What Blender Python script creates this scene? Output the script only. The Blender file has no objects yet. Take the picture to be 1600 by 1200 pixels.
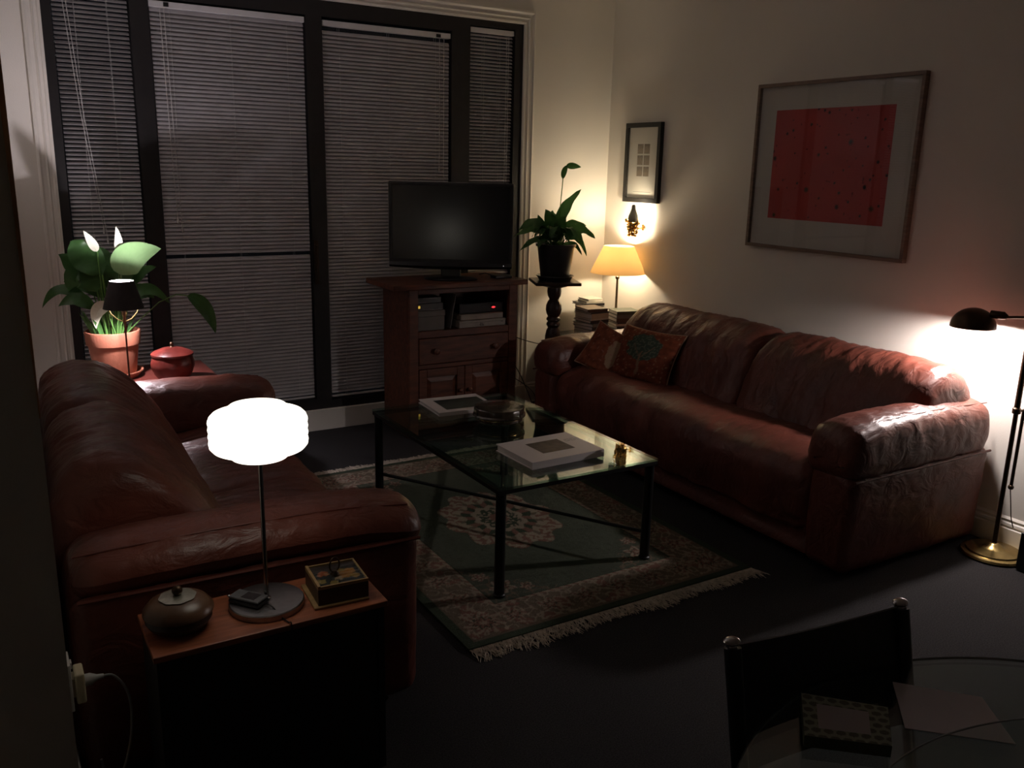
import bpy, bmesh, math, random
from mathutils import Vector, Matrix, noise
random.seed(7)
S = bpy.context.scene
C = S.collection
PI = math.pi
R = math.radians

# ------------------------------------------------------------ camera
cam_data = bpy.data.cameras.new('camera')
cam = bpy.data.objects.new('camera', cam_data)
C.objects.link(cam)
S.camera = cam
cam_data.sensor_width = 36.0
cam_data.lens = 1363.33 / 1600 * 36
cam_data.clip_start = 0.05
yaw, pitch, roll = R(31.374), R(13.916), R(1.353)
f_ = Vector((math.sin(yaw) * math.cos(pitch), math.cos(yaw) * math.cos(pitch), -math.sin(pitch)))
r0 = Vector((math.cos(yaw), -math.sin(yaw), 0))
u0 = r0.cross(f_)
r_ = r0 * math.cos(roll) + u0 * math.sin(roll)
u_ = u0 * math.cos(roll) - r0 * math.sin(roll)
cam.matrix_world = Matrix(((r_.x, u_.x, -f_.x, 0), (r_.y, u_.y, -f_.y, 0), (r_.z, u_.z, -f_.z, 1.6), (0, 0, 0, 1)))

# ------------------------------------------------------------ world, exposure, light strengths
w = bpy.data.worlds.new('night')
S.world = w
w.use_nodes = True
w.node_tree.nodes['Background'].inputs[0].default_value = (0.5, 0.55, 0.8, 1)
w.node_tree.nodes['Background'].inputs[1].default_value = 0.002
S.view_settings.view_transform = 'Standard'
S.view_settings.look = 'None'
S.view_settings.exposure = 0.0
S.view_settings.gamma = 1.0
S.view_settings.use_curve_mapping = False
L_FLOOR, L_CORNER, L_SPOT, L_SCONCE, L_DRUM = 1650.0, 330.0, 2700.0, 5.6, 2.2

# ------------------------------------------------------------ materials
MATS = {}
def nodes(name):
    m = bpy.data.materials.new(name)
    m.use_nodes = True
    nt = m.node_tree
    return m, nt, nt.nodes['Principled BSDF']
def mat(name, col, rough=0.5, metal=0.0, noise_scale=0, noise_amt=0.25, bump=0, bump_scale=200, spec=0.5, coat=0, stretch=None, emit=None, alpha=None):
    if name in MATS: return MATS[name]
    m, nt, b = nodes(name)
    b.inputs['Base Color'].default_value = (*col, 1)
    b.inputs['Roughness'].default_value = rough
    b.inputs['Metallic'].default_value = metal
    b.inputs['Specular IOR Level'].default_value = spec
    b.inputs['Coat Weight'].default_value = coat
    tc = nt.nodes.new('ShaderNodeTexCoord')
    mp = nt.nodes.new('ShaderNodeMapping')
    nt.links.new(tc.outputs['Object'], mp.inputs[0])
    if stretch: mp.inputs['Scale'].default_value = stretch
    n = nt.nodes.new('ShaderNodeTexNoise')
    n.inputs['Scale'].default_value = noise_scale or 6
    n.inputs['Detail'].default_value = 5
    nt.links.new(mp.outputs[0], n.inputs['Vector'])
    cr = nt.nodes.new('ShaderNodeValToRGB')
    a = noise_amt
    cr.color_ramp.elements[0].position = 0.3
    cr.color_ramp.elements[1].position = 0.7
    cr.color_ramp.elements[0].color = (*[c * (1 - a) for c in col], 1)
    cr.color_ramp.elements[1].color = (*[min(1, c * (1 + a)) for c in col], 1)
    nt.links.new(n.outputs[0], cr.inputs[0])
    if noise_scale: nt.links.new(cr.outputs[0], b.inputs['Base Color'])
    if bump:
        n2 = nt.nodes.new('ShaderNodeTexNoise')
        n2.inputs['Scale'].default_value = bump_scale
        n2.inputs['Detail'].default_value = 4
        nt.links.new(mp.outputs[0], n2.inputs['Vector'])
        bp = nt.nodes.new('ShaderNodeBump')
        bp.inputs['Strength'].default_value = bump
        bp.inputs['Distance'].default_value = 0.01
        nt.links.new(n2.outputs[0], bp.inputs['Height'])
        nt.links.new(bp.outputs[0], b.inputs['Normal'])
    if emit:
        b.inputs['Emission Color'].default_value = (*emit[0], 1)
        b.inputs['Emission Strength'].default_value = emit[1]
    MATS[name] = m
    return m
def vcol_mat(name, rough=0.8, bump=0, bump_scale=300, spec=0.3):
    if name in MATS: return MATS[name]
    m, nt, b = nodes(name)
    a = nt.nodes.new('ShaderNodeVertexColor')
    a.layer_name = 'Col'
    n = nt.nodes.new('ShaderNodeTexNoise')
    n.inputs['Scale'].default_value = bump_scale
    mx = nt.nodes.new('ShaderNodeMixRGB')
    mx.blend_type = 'MULTIPLY'
    mx.inputs[0].default_value = 0.35
    nt.links.new(a.outputs[0], mx.inputs[1])
    nt.links.new(n.outputs[0], mx.inputs[2])
    nt.links.new(mx.outputs[0], b.inputs['Base Color'])
    b.inputs['Roughness'].default_value = rough
    b.inputs['Specular IOR Level'].default_value = spec
    if bump:
        bp = nt.nodes.new('ShaderNodeBump')
        bp.inputs['Strength'].default_value = bump
        bp.inputs['Distance'].default_value = 0.005
        nt.links.new(n.outputs[0], bp.inputs['Height'])
        nt.links.new(bp.outputs[0], b.inputs['Normal'])
    MATS[name] = m
    return m
def glass_mat(name, tint=(0.9, 0.97, 0.94), refl=1.0):
    # clear thin glass: fresnel mix of transparency and a sharp reflection
    if name in MATS: return MATS[name]
    m = bpy.data.materials.new(name)
    m.use_nodes = True
    nt = m.node_tree
    nt.nodes.clear()
    o = nt.nodes.new('ShaderNodeOutputMaterial')
    t = nt.nodes.new('ShaderNodeBsdfTransparent')
    t.inputs[0].default_value = (*tint, 1)
    g = nt.nodes.new('ShaderNodeBsdfGlossy')
    g.inputs['Roughness'].default_value = 0.0
    g.inputs[0].default_value = (refl, refl, refl, 1)
    f = nt.nodes.new('ShaderNodeFresnel')
    ge = nt.nodes.new('ShaderNodeNewGeometry')     # same reflectance on both faces of the sheet
    mr = nt.nodes.new('ShaderNodeMapRange')
    mr.inputs['To Min'].default_value = 1.52
    mr.inputs['To Max'].default_value = 1 / 1.52
    nt.links.new(ge.outputs['Backfacing'], mr.inputs[0])
    nt.links.new(mr.outputs[0], f.inputs[0])
    mx = nt.nodes.new('ShaderNodeMixShader')
    nt.links.new(f.outputs[0], mx.inputs[0])
    nt.links.new(t.outputs[0], mx.inputs[1])
    nt.links.new(g.outputs[0], mx.inputs[2])
    nt.links.new(mx.outputs[0], o.inputs[0])
    MATS[name] = m
    return m
def leather_mat():
    m, nt, b = nodes('leather')
    tc = nt.nodes.new('ShaderNodeTexCoord')
    n = nt.nodes.new('ShaderNodeTexNoise')
    n.inputs['Scale'].default_value = 5
    n.inputs['Detail'].default_value = 6
    nt.links.new(tc.outputs['Object'], n.inputs['Vector'])
    cr = nt.nodes.new('ShaderNodeValToRGB')
    cr.color_ramp.elements[0].position = 0.3
    cr.color_ramp.elements[0].color = (0.085, 0.024, 0.016, 1)
    cr.color_ramp.elements[1].position = 0.72
    cr.color_ramp.elements[1].color = (0.16, 0.040, 0.024, 1)
    nt.links.new(n.outputs[0], cr.inputs[0])
    nt.links.new(cr.outputs[0], b.inputs['Base Color'])
    rr = nt.nodes.new('ShaderNodeMapRange')
    rr.inputs['To Min'].default_value = 0.33
    rr.inputs['To Max'].default_value = 0.52
    nt.links.new(n.outputs[0], rr.inputs[0])
    nt.links.new(rr.outputs[0], b.inputs['Roughness'])
    v = nt.nodes.new('ShaderNodeTexVoronoi')
    v.inputs['Scale'].default_value = 260
    nt.links.new(tc.outputs['Object'], v.inputs['Vector'])
    b1 = nt.nodes.new('ShaderNodeBump')
    b1.inputs['Strength'].default_value = 0.10
    b1.inputs['Distance'].default_value = 0.003
    nt.links.new(v.outputs[0], b1.inputs['Height'])
    mp = nt.nodes.new('ShaderNodeMapping')
    mp.inputs['Scale'].default_value = (1.0, 2.2, 1.4)
    mp.inputs['Rotation'].default_value = (0.3, 0.2, 0.5)
    nt.links.new(tc.outputs['Object'], mp.inputs[0])
    n2 = nt.nodes.new('ShaderNodeTexNoise')
    n2.inputs['Scale'].default_value = 9
    n2.inputs['Detail'].default_value = 3
    n2.inputs['Distortion'].default_value = 1.0
    nt.links.new(mp.outputs[0], n2.inputs['Vector'])
    b2 = nt.nodes.new('ShaderNodeBump')
    b2.inputs['Strength'].default_value = 0.45
    b2.inputs['Distance'].default_value = 0.02
    nt.links.new(n2.outputs[0], b2.inputs['Height'])
    nt.links.new(b1.outputs[0], b2.inputs['Normal'])
    nt.links.new(b2.outputs[0], b.inputs['Normal'])
    MATS['leather'] = m
    return m
LEATHER = leather_mat()
PIPE = mat('leather_piping', (0.12, 0.03, 0.02), 0.45, noise_scale=30)
PAINT = mat('wall_paint', (0.74, 0.70, 0.63), 0.75, noise_scale=3, noise_amt=0.02, bump=0.06, bump_scale=160)
CEIL = mat('ceiling_paint', (0.72, 0.71, 0.68), 0.9, noise_scale=3, noise_amt=0.02)
GLOSSW = mat('gloss_white_paint', (0.72, 0.68, 0.61), 0.28, noise_scale=4, noise_amt=0.03)
CARPET = mat('carpet', (0.046, 0.043, 0.044), 0.95, noise_scale=220, noise_amt=0.45, bump=0.8, bump_scale=420, spec=0.1)
FRAME = mat('black_window_frame', (0.012, 0.010, 0.010), 0.45, noise_scale=20)
BLIND = mat('aluminium_slat', (0.47, 0.45, 0.46), 0.40, metal=0.1, noise_scale=8, noise_amt=0.08)
RAILW = mat('blind_rail_paint', (0.62, 0.60, 0.60), 0.4, noise_scale=10, noise_amt=0.05)
CORD = mat('white_cord', (0.5, 0.48, 0.46), 0.7, noise_scale=60)
HONEY = mat('varnished_timber', (0.62, 0.32, 0.13), 0.35, noise_scale=5, stretch=(8, 8, 0.6))
WOOD = mat('red_brown_wood', (0.13, 0.042, 0.022), 0.42, noise_scale=7, noise_amt=0.45, stretch=(1, 8, 6), bump=0.1, bump_scale=40)
TWOOD = mat('side_table_wood', (0.30, 0.095, 0.045), 0.38, noise_scale=6, noise_amt=0.4, stretch=(1.2, 9, 9))
DWOOD = mat('dark_turned_wood', (0.030, 0.014, 0.009), 0.28, noise_scale=8, noise_amt=0.4, stretch=(8, 8, 1))
BLACKW = mat('black_stained_wood', (0.010, 0.008, 0.008), 0.5, noise_scale=10)
BLACKM = mat('black_iron', (0.012, 0.012, 0.012), 0.42, metal=0.4, noise_scale=30)
BLACKP = mat('black_plastic', (0.012, 0.012, 0.013), 0.3, noise_scale=30)
SCREEN = mat('tv_screen', (0.008, 0.008, 0.010), 0.19, noise_scale=30, spec=1.0)
CHROME = mat('chrome', (0.55, 0.53, 0.52), 0.16, metal=1.0, noise_scale=60, noise_amt=0.05)
STEEL = mat('brushed_steel', (0.34, 0.33, 0.33), 0.34, metal=1.0, noise_scale=60, noise_amt=0.08)
BRASS = mat('aged_brass', (0.55, 0.40, 0.16), 0.26, metal=1.0, noise_scale=25, noise_amt=0.15)
BRONZE = mat('dark_bronze', (0.06, 0.035, 0.02), 0.35, metal=0.8, noise_scale=25, noise_amt=0.3)
GILT = mat('gilt', (0.80, 0.48, 0.16), 0.24, metal=1.0, noise_scale=60, noise_amt=0.3, bump=0.4, bump_scale=90)
TERRA = mat('terracotta', (0.34, 0.118, 0.066), 0.7, noise_scale=12, noise_amt=0.12, bump=0.1, bump_scale=90)
REDJAR = mat('red_lacquer', (0.13, 0.020, 0.015), 0.33, noise_scale=9, noise_amt=0.5)
SOIL = mat('soil', (0.03, 0.018, 0.01), 0.95, noise_scale=60, noise_amt=0.5, bump=1, bump_scale=120)
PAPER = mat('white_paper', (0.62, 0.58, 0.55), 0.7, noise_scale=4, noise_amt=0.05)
COVER = mat('white_book_cover', (0.60, 0.55, 0.54), 0.45, noise_scale=5, noise_amt=0.04)
MATB = mat('mount_board', (0.66, 0.61, 0.54), 0.8, noise_scale=5, noise_amt=0.03)
PICFR = mat('taupe_wood_frame', (0.20, 0.135, 0.10), 0.45, noise_scale=10, stretch=(1, 1, 6))
BLKFR = mat('black_wood_frame', (0.008, 0.007, 0.006), 0.6, noise_scale=20)
LINENC = mat('stitching', (0.30, 0.18, 0.12), 0.8, noise_scale=60)
PANEG = glass_mat('window_glass', (0.9, 0.95, 0.95))
TABG = glass_mat('table_glass', (0.74, 0.90, 0.84), 1.0)
PICG = glass_mat('picture_glass', (0.97, 0.98, 0.98), 0.8)
CLEARG = glass_mat('clear_glass', (0.90, 0.94, 0.93))

def leaf_mat(name, c1, c2, rough=0.35, trans=0.25):
    m, nt, b = nodes(name)
    n = nt.nodes.new('ShaderNodeTexNoise')
    n.inputs['Scale'].default_value = 14
    cr = nt.nodes.new('ShaderNodeValToRGB')
    cr.color_ramp.elements[0].color = (*c1, 1)
    cr.color_ramp.elements[1].color = (*c2, 1)
    nt.links.new(n.outputs[0], cr.inputs[0])
    nt.links.new(cr.outputs[0], b.inputs['Base Color'])
    b.inputs['Roughness'].default_value = rough
    tr = nt.nodes.new('ShaderNodeBsdfTranslucent')
    nt.links.new(cr.outputs[0], tr.inputs[0])
    mx = nt.nodes.new('ShaderNodeMixShader')
    mx.inputs[0].default_value = trans
    nt.links.new(b.outputs[0], mx.inputs[1])
    nt.links.new(tr.outputs[0], mx.inputs[2])
    nt.links.new(mx.outputs[0], nt.nodes['Material Output'].inputs[0])
    MATS[name] = m
    return m
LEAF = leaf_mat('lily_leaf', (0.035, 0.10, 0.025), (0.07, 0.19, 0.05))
LEAFB = leaf_mat('lamplit_lily_leaf', (0.20, 0.36, 0.14), (0.27, 0.45, 0.20), 0.4)  # brighter copy of the leaf green, with the lamplight put into its colour
SPATHE = leaf_mat('white_spathe', (0.55, 0.58, 0.42), (0.7, 0.7, 0.6), 0.5, 0.3)
STEMM = leaf_mat('lily_stem', (0.08, 0.20, 0.04), (0.13, 0.30, 0.07), 0.4, 0.2)

def shade_mat(name, col, emit_col, strength, trans=0.5):
    # lampshade cloth: lets light through from the bulb
    m, nt, b = nodes(name)
    b.inputs['Base Color'].default_value = (*col, 1)
    b.inputs['Roughness'].default_value = 0.9
    n = nt.nodes.new('ShaderNodeTexNoise')
    n.inputs['Scale'].default_value = 160
    bp = nt.nodes.new('ShaderNodeBump')
    bp.inputs['Strength'].default_value = 0.2
    bp.inputs['Distance'].default_value = 0.002
    nt.links.new(n.outputs[0], bp.inputs['Height'])
    nt.links.new(bp.outputs[0], b.inputs['Normal'])
    tr = nt.nodes.new('ShaderNodeBsdfTranslucent')
    tr.inputs[0].default_value = (*emit_col, 1)
    mx = nt.nodes.new('ShaderNodeMixShader')
    mx.inputs[0].default_value = trans
    nt.links.new(b.outputs[0], mx.inputs[1])
    nt.links.new(tr.outputs[0], mx.inputs[2])
    nt.links.new(mx.outputs[0], nt.nodes['Material Output'].inputs[0])
    MATS[name] = m
    return m
def emit_mat(name, col, s):
    m = bpy.data.materials.new(name)
    m.use_nodes = True
    nt = m.node_tree
    nt.nodes.clear()
    o = nt.nodes.new('ShaderNodeOutputMaterial')
    e = nt.nodes.new('ShaderNodeEmission')
    e.inputs[0].default_value = (*col, 1)
    e.inputs[1].default_value = s
    nt.links.new(e.outputs[0], o.inputs[0])
    return m

# ------------------------------------------------------------ mesh helpers
class MB:
    def __init__(s):
        s.v = []; s.f = []; s.c = []
    def add(s, vs, fs, col=None):
        o = len(s.v)
        s.v += [Vector(p) for p in vs]
        s.f += [tuple(i + o for i in q) for q in fs]
        if col is not None or s.c:
            s.c += [col or (0.5, 0.5, 0.5)] * len(vs)
        return s
    def box(s, x0, x1, y0, y1, z0, z1, col=None):
        vs = [(x, y, z) for x in (x0, x1) for y in (y0, y1) for z in (z0, z1)]
        return s.add(vs, [(0, 1, 3, 2), (4, 6, 7, 5), (0, 4, 5, 1), (2, 3, 7, 6), (0, 2, 6, 4), (1, 5, 7, 3)], col)
    def lathe(s, cx, cy, prof, n=40, closed=False, mod=None):
        vs = []; fs = []
        m = len(prof)
        for (r, z) in prof:
            for k in range(n):
                a = 2 * PI * k / n
                rr = r * (mod(a, z) if mod else 1)
                vs.append((cx + rr * math.cos(a), cy + rr * math.sin(a), z))
        for i in range(m - 1 + (1 if closed else 0)):
            j = (i + 1) % m
            for k in range(n):
                l = (k + 1) % n
                fs.append((i * n + k, i * n + l, j * n + l, j * n + k))
        if not closed:
            if prof[0][0] > 1e-6: fs.append(tuple(range(n))[::-1])
            if prof[-1][0] > 1e-6: fs.append(tuple((m - 1) * n + k for k in range(n)))
        return s.add(vs, fs)
    def tube(s, pts, r, n=10, taper=None):
        pts = [Vector(p) for p in pts]
        vs = []; fs = []
        m = len(pts)
        ref = None
        for i, p in enumerate(pts):
            d = (pts[min(i + 1, m - 1)] - pts[max(i - 1, 0)]).normalized()
            if ref is None:
                ref = Vector((0, 0, 1)) if abs(d.z) < 0.9 else Vector((1, 0, 0))
            a = d.cross(ref).normalized()
            b = a.cross(d).normalized()
            ref = b
            rr = r if taper is None else r * taper(i / (m - 1))
            for k in range(n):
                t = 2 * PI * k / n
                vs.append(p + (a * math.cos(t) + b * math.sin(t)) * rr)
        for i in range(m - 1):
            for k in range(n):
                l = (k + 1) % n
                fs.append((i * n + k, (i + 1) * n + k, (i + 1) * n + l, i * n + l))
        fs.append(tuple(range(n)))
        fs.append(tuple((m - 1) * n + k for k in range(n))[::-1])
        return s.add(vs, fs)
    def sphere(s, c, r, n=16, m=10, sc=(1, 1, 1)):
        vs = [(c[0], c[1], c[2] - r * sc[2])]; fs = []
        for i in range(1, m):
            t = -PI / 2 + PI * i / m
            for k in range(n):
                a = 2 * PI * k / n
                vs.append((c[0] + r * sc[0] * math.cos(t) * math.cos(a), c[1] + r * sc[1] * math.cos(t) * math.sin(a), c[2] + r * sc[2] * math.sin(t)))
        vs.append((c[0], c[1], c[2] + r * sc[2]))
        for k in range(n):
            l = (k + 1) % n
            fs.append((0, 1 + l, 1 + k))
            fs.append((len(vs) - 1, 1 + (m - 2) * n + k, 1 + (m - 2) * n + l))
        for i in range(m - 2):
            for k in range(n):
                l = (k + 1) % n
                fs.append((1 + i * n + k, 1 + i * n + l, 1 + (i + 1) * n + l, 1 + (i + 1) * n + k))
        return s.add(vs, fs)
    def leaf(s, base, mid, tip, wid, up=(0, 0, 1), fold=0.25, n=12, shape=1.0, wave=0.0):
        base, mid, tip = Vector(base), Vector(mid), Vector(tip)
        ctrl = mid * 2 - (base + tip) * 0.5
        up = Vector(up)
        vs = []; fs = []
        for i in range(n + 1):
            t = i / n
            p = base * (1 - t) ** 2 + ctrl * 2 * t * (1 - t) + tip * t * t
            d = ((ctrl - base) * (1 - t) + (tip - ctrl) * t).normalized()
            side = d.cross(up)
            if side.length < 1e-3: side = Vector((1, 0, 0))
            side.normalize()
            nn = side.cross(d).normalized()
            wv = wid * 0.5 * (math.sin(PI * min(1, t ** 0.75)) ** 0.8) * shape
            for k in (-2, -1, 0, 1, 2):
                q = k / 2
                off = nn * (abs(q) * wv * fold + wave * wid * math.sin(t * 17 + k) * abs(q) * 0.3)
                vs.append(p + side * (q * wv) + off)
        for i in range(n):
            for k in range(4):
                a = i * 5 + k
                fs.append((a, a + 1, a + 6, a + 5))
        return s.add(vs, fs)

def root_of(o):
    while o.parent: o = o.parent
    return o
def obj(name, mb, m, parent=None, loc=None, rot=None, smooth=False, bevel=0, auto=True, weld=False):
    me = bpy.data.meshes.new(name)
    off = Vector((0, 0, 0))
    if parent is not None:
        off = Vector(root_of(parent).get('_o', (0, 0, 0)))
    elif loc is not None and rot is None:
        off = Vector(loc)
    me.from_pydata([v - off for v in mb.v], [], mb.f)
    if mb.c and len(mb.c) == len(mb.v):
        a = me.color_attributes.new('Col', 'FLOAT_COLOR', 'POINT')
        flat = []
        for c in mb.c: flat += [c[0], c[1], c[2], 1]
        a.data.foreach_set('color', flat)
    bm = bmesh.new()
    bm.from_mesh(me)
    if weld: bmesh.ops.remove_doubles(bm, verts=bm.verts, dist=1e-5)
    bmesh.ops.recalc_face_normals(bm, faces=bm.faces)
    if smooth:
        for f in bm.faces: f.smooth = True
        for e in bm.edges:
            if len(e.link_faces) == 2 and e.calc_face_angle(0) > R(38): e.smooth = False
    bm.to_mesh(me)
    bm.free()
    me.materials.append(m)
    o = bpy.data.objects.new(name, me)
    C.objects.link(o)
    if parent is not None: o.parent = parent
    elif loc is not None: o.location = loc
    if rot is not None: o.rotation_euler = rot
    if bevel:
        b = o.modifiers.new('bevel', 'BEVEL')
        b.width = bevel
        b.segments = 2
        b.limit_method = 'ANGLE'
        b.harden_normals = False
    return o
def tag(o, label, cat, group=None):
    o['label'] = label
    o['category'] = cat
    if group: o['group'] = group
    return o
def thing(name, loc, label, cat, group=None, rotz=0, local=False):
    o = bpy.data.objects.new(name, None)
    o.empty_display_size = 0.05
    C.objects.link(o)
    o.location = loc
    o.rotation_euler = (0, 0, rotz)
    o['_o'] = (0, 0, 0) if local else tuple(loc)
    return tag(o, label, cat, group)
def struct(o):
    o['kind'] = 'structure'
    return o
def B(*a):
    return MB().box(*a)

# ------------------------------------------------------------ room shell
YW, XR, ZC = 5.03, 3.807, 2.75
XL = 0.065
YE = 1.9
struct(obj('floor', B(-1.7, XR + 0.1, -2.6, YW + 0.2, -0.08, 0), CARPET))
struct(obj('ceiling', B(-1.7, XR + 0.1, -2.6, YW + 0.2, ZC, ZC + 0.08), CEIL))
struct(obj('wall_right', B(XR, XR + 0.1, -2.6, YW + 0.2, 0, ZC), PAINT))
mb = MB()
mb.box(XL - 0.1, 0.365, YW, YW + 0.14, 0, ZC)
mb.box(3.092, XR, YW, YW + 0.14, 0, ZC)
mb.box(0.365, 3.092, YW, YW + 0.14, 2.48, ZC)
mb.box(0.365, 3.092, YW, YW + 0.14, 0, 0.13)
struct(obj('wall_far', mb, PAINT))
struct(obj('wall_left', B(XL - 0.12, XL, YE, YW, 0, ZC), PAINT))
struct(obj('wall_hall', B(-1.6, XL - 0.12, YE, YE + 0.12, 0, ZC), PAINT))
struct(obj('wall_side', B(-1.7, -1.6, -2.5, YE + 0.12, 0, ZC), PAINT))
struct(obj('wall_behind', B(-1.7, XR, -2.6, -2.5, 0, ZC), PAINT))
mb = MB()
mb.add([(XL + 0.0015, YE - 0.012, 1.10), (XL + 0.0015, YE, 1.10), (XL - 0.001, YE - 0.012, 1.10), (XL - 0.001, YE, 1.10),
        (XL + 0.0015, YE - 0.012, ZC), (XL + 0.0015, YE, ZC), (XL - 0.021, YE - 0.012, ZC), (XL - 0.021, YE, ZC)],
       [(0, 1, 3, 2), (4, 6, 7, 5), (0, 4, 5, 1), (2, 3, 7, 6), (0, 2, 6, 4), (1, 5, 7, 3)])
struct(obj('trim_1', mb, HONEY))

def casing_profile():   # (offset outward, depth into the room)
    return [(0, 0.0), (0, 0.012), (0.012, 0.016), (0.018, 0.010), (0.03, 0.012), (0.036, 0.020), (0.044, 0.012), (0.06, 0.016), (0.07, 0.024), (0.08, 0.020), (0.08, 0)]
def casing(x0, x1, z0, z1, m):
    mb = MB()
    pr = casing_profile()
    loops = []
    for (o, d) in pr:
        loops.append([(x0 - o, YW - d, z0), (x0 - o, YW - d, z1 + o), (x1 + o, YW - d, z1 + o), (x1 + o, YW - d, z0)])
    vs = [p for l in loops for p in l]
    fs = []
    for i in range(len(pr) - 1):
        for k in range(3):
            a = i * 4 + k
            fs.append((a, a + 1, a + 5, a + 4))
    mb.add(vs, fs)
    return mb
struct(obj('trim_2', casing(0.365, 3.092, 0.0, 2.48, GLOSSW), GLOSSW))
def baseboard(name, pts, nx, ny, h=0.14):
    # pts: start,end on the wall plane ; n points into the room
    pr = [(0, 0), (0.016, 0), (0.016, h * 0.62), (0.010, h * 0.66), (0.014, h * 0.72), (0.012, h * 0.8), (0.006, h * 0.84), (0.009, h * 0.92), (0.0, h)]
    (xa, ya), (xb, yb) = pts
    vs = []; fs = []
    for (d, z) in pr:
        vs += [(xa + nx * d, ya + ny * d, z), (xb + nx * d, yb + ny * d, z)]
    for i in range(len(pr) - 1):
        fs.append((2 * i, 2 * i + 1, 2 * i + 3, 2 * i + 2))
    return struct(obj(name, MB().add(vs, fs), GLOSSW))
baseboard('baseboard_right', ((XR, -2.5), (XR, YW)), -1, 0)
baseboard('baseboard_far', ((3.172, YW), (XR, YW)), 0, -1)
baseboard('baseboard_left', ((XL, YE), (XL, YW)), 1, 0)
struct(obj('baseboard_window', B(0.285, 3.172, YW - 0.02, YW, 0, 0.128), GLOSSW, bevel=0.003))

# windows and sliding doors: dark frames, each with a glass pane
ZB, ZT = 0.13, 2.48
def win(name, x0, x1, stile_l, stile_r, head, rail, y=YW):
    mb = MB()
    y0, y1 = y, y + 0.07
    mb.box(x0, x0 + stile_l, y0, y1, ZB, ZT)
    mb.box(x1 - stile_r, x1, y0, y1, ZB, ZT)
    mb.box(x0 + stile_l, x1 - stile_r, y0, y1, ZT - head, ZT)
    mb.box(x0 + stile_l, x1 - stile_r, y0, y1, ZB, ZB + rail)
    o = obj(name, mb, FRAME)
    o['_o'] = (0, 0, 0)
    struct(o)
    obj('glass_pane', B(x0 + stile_l, x1 - stile_r, y + 0.055, y + 0.06, ZB + rail, ZT - head), PANEG, o)
    return o
win('window_1', 0.365, 0.81, 0.045, 0.045, 0.05, 0.05)
d1 = win('door_1', 0.81, 1.718, 0.045, 0.046, 0.085, 0.07)
win('window_2', 1.718, 2.646, 0.047, 0.064, 0.085, 0.05)
win('window_3', 2.646, 3.092, 0.064, 0.061, 0.04, 0.05)
mb = MB().box(1.685, 1.70, YW - 0.03, YW, 0.93, 1.13)
mb.box(1.68, 1.705, YW - 0.012, YW - 0.0005, 0.90, 1.16)
obj('door_handle', mb, BRONZE, d1, bevel=0.003)

# venetian blinds
def blind(x0, x1, ztop, zbot, tilt, label, gaps=(), wand=True, seed=0, hh=0.03, pitch=0.0213):
    rnd = random.Random(seed)
    xc = (x0 + x1) / 2
    t = thing('venetian_blind', (xc, YW + 0.03, ztop), label, 'blind', 'venetian blinds at the window wall')
    yb = YW + 0.026
    obj('head_rail', B(x0, x1, yb - 0.019, yb + 0.018, ztop - hh, ztop), RAILW, t, bevel=0.002)
    obj('bottom_rail', B(x0 + 0.004, x1 - 0.004, yb - 0.010, yb + 0.010, zbot - 0.012, zbot), RAILW, t, bevel=0.002)
    mb = MB()
    z = ztop - hh - 0.012
    W = 0.0125
    while z > zbot + 0.008:
        if any(g0 < z < g1 for g0, g1 in gaps):
            z -= pitch; continue
        tl = R(tilt + rnd.uniform(-1.6, 1.6))
        sag = rnd.uniform(-0.0006, 0.0006)
        vs = []
        nx = 5
        for i in range(nx + 1):
            x = x0 + 0.004 + (x1 - x0 - 0.008) * i / nx
            for k in range(5):
                u = (k / 4 * 2 - 1)
                bow = 0.0022 * (1 - u * u)
                # u=-1 room edge (low), u=1 outer edge (high)
                yy = u * W * math.cos(tl) - bow * math.sin(tl)
                zz = u * W * math.sin(tl) + bow * math.cos(tl)
                vs.append((x, yb + yy, z + zz + sag * math.sin(i * 1.3 + z * 9)))
        fs = []
        for i in range(nx):
            for k in range(4):
                a = i * 5 + k
                fs.append((a, a + 1, a + 6, a + 5))
        mb.add(vs, fs)
        z -= pitch
    o = obj('slats', mb, BLIND, t, smooth=True)
    lad = MB()
    n = 2 if x1 - x0 < 0.5 else 3
    for k in range(n):
        x = x0 + 0.10 + (x1 - x0 - 0.2) * k / (n - 1)
        lad.tube([(x, yb - 0.014, ztop - hh), (x, yb - 0.014, zbot)], 0.0008, 5)
        lad.tube([(x, yb + 0.014, ztop - hh), (x, yb + 0.014, zbot)], 0.0008, 5)
    obj('ladder_cords', lad, CORD, t)
    return t, yb
def pull(t, x, z0, z1, yb, dx=0.0):
    mb = MB().tube([(x, yb - 0.024, z0), (x + dx * 0.4, yb - 0.026, (z0 + z1) / 2), (x + dx, yb - 0.024, z1)], 0.0016, 6)
    mb.lathe(x + dx, yb - 0.024, [(0.001, z1 + 0.004), (0.005, z1 - 0.01), (0.006, z1 - 0.03), (0.001, z1 - 0.034)], 8)
    obj('pull_cord', mb, CORD, t, smooth=True)
t, yb = blind(0.413, 0.762, 2.425, 0.2, 42, 'narrow venetian blind in the far left sidelight, behind the tall peace lily', seed=1)
pull(t, 0.46, 2.39, 1.25, yb, 0.10); pull(t, 0.475, 2.39, 1.20, yb, 0.10)
t, yb = blind(0.858, 1.668, 2.385, 0.215, 62, 'wide venetian blind on the sliding door with a dark slot at handle height', gaps=((1.082, 1.102),), seed=2)
pull(t, 0.91, 2.35, 1.3, yb, 0.02); pull(t, 0.93, 2.35, 1.25, yb, 0.02)
obj('tilt_clip', B(0.93, 0.955, yb - 0.022, yb - 0.019, 2.36, 2.38), BLACKP, t)
t, yb = blind(1.770, 2.578, 2.38, 0.205, 62, 'wide venetian blind behind the television with a dark gap below its head rail', gaps=((2.325, 2.36),), seed=3)
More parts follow.
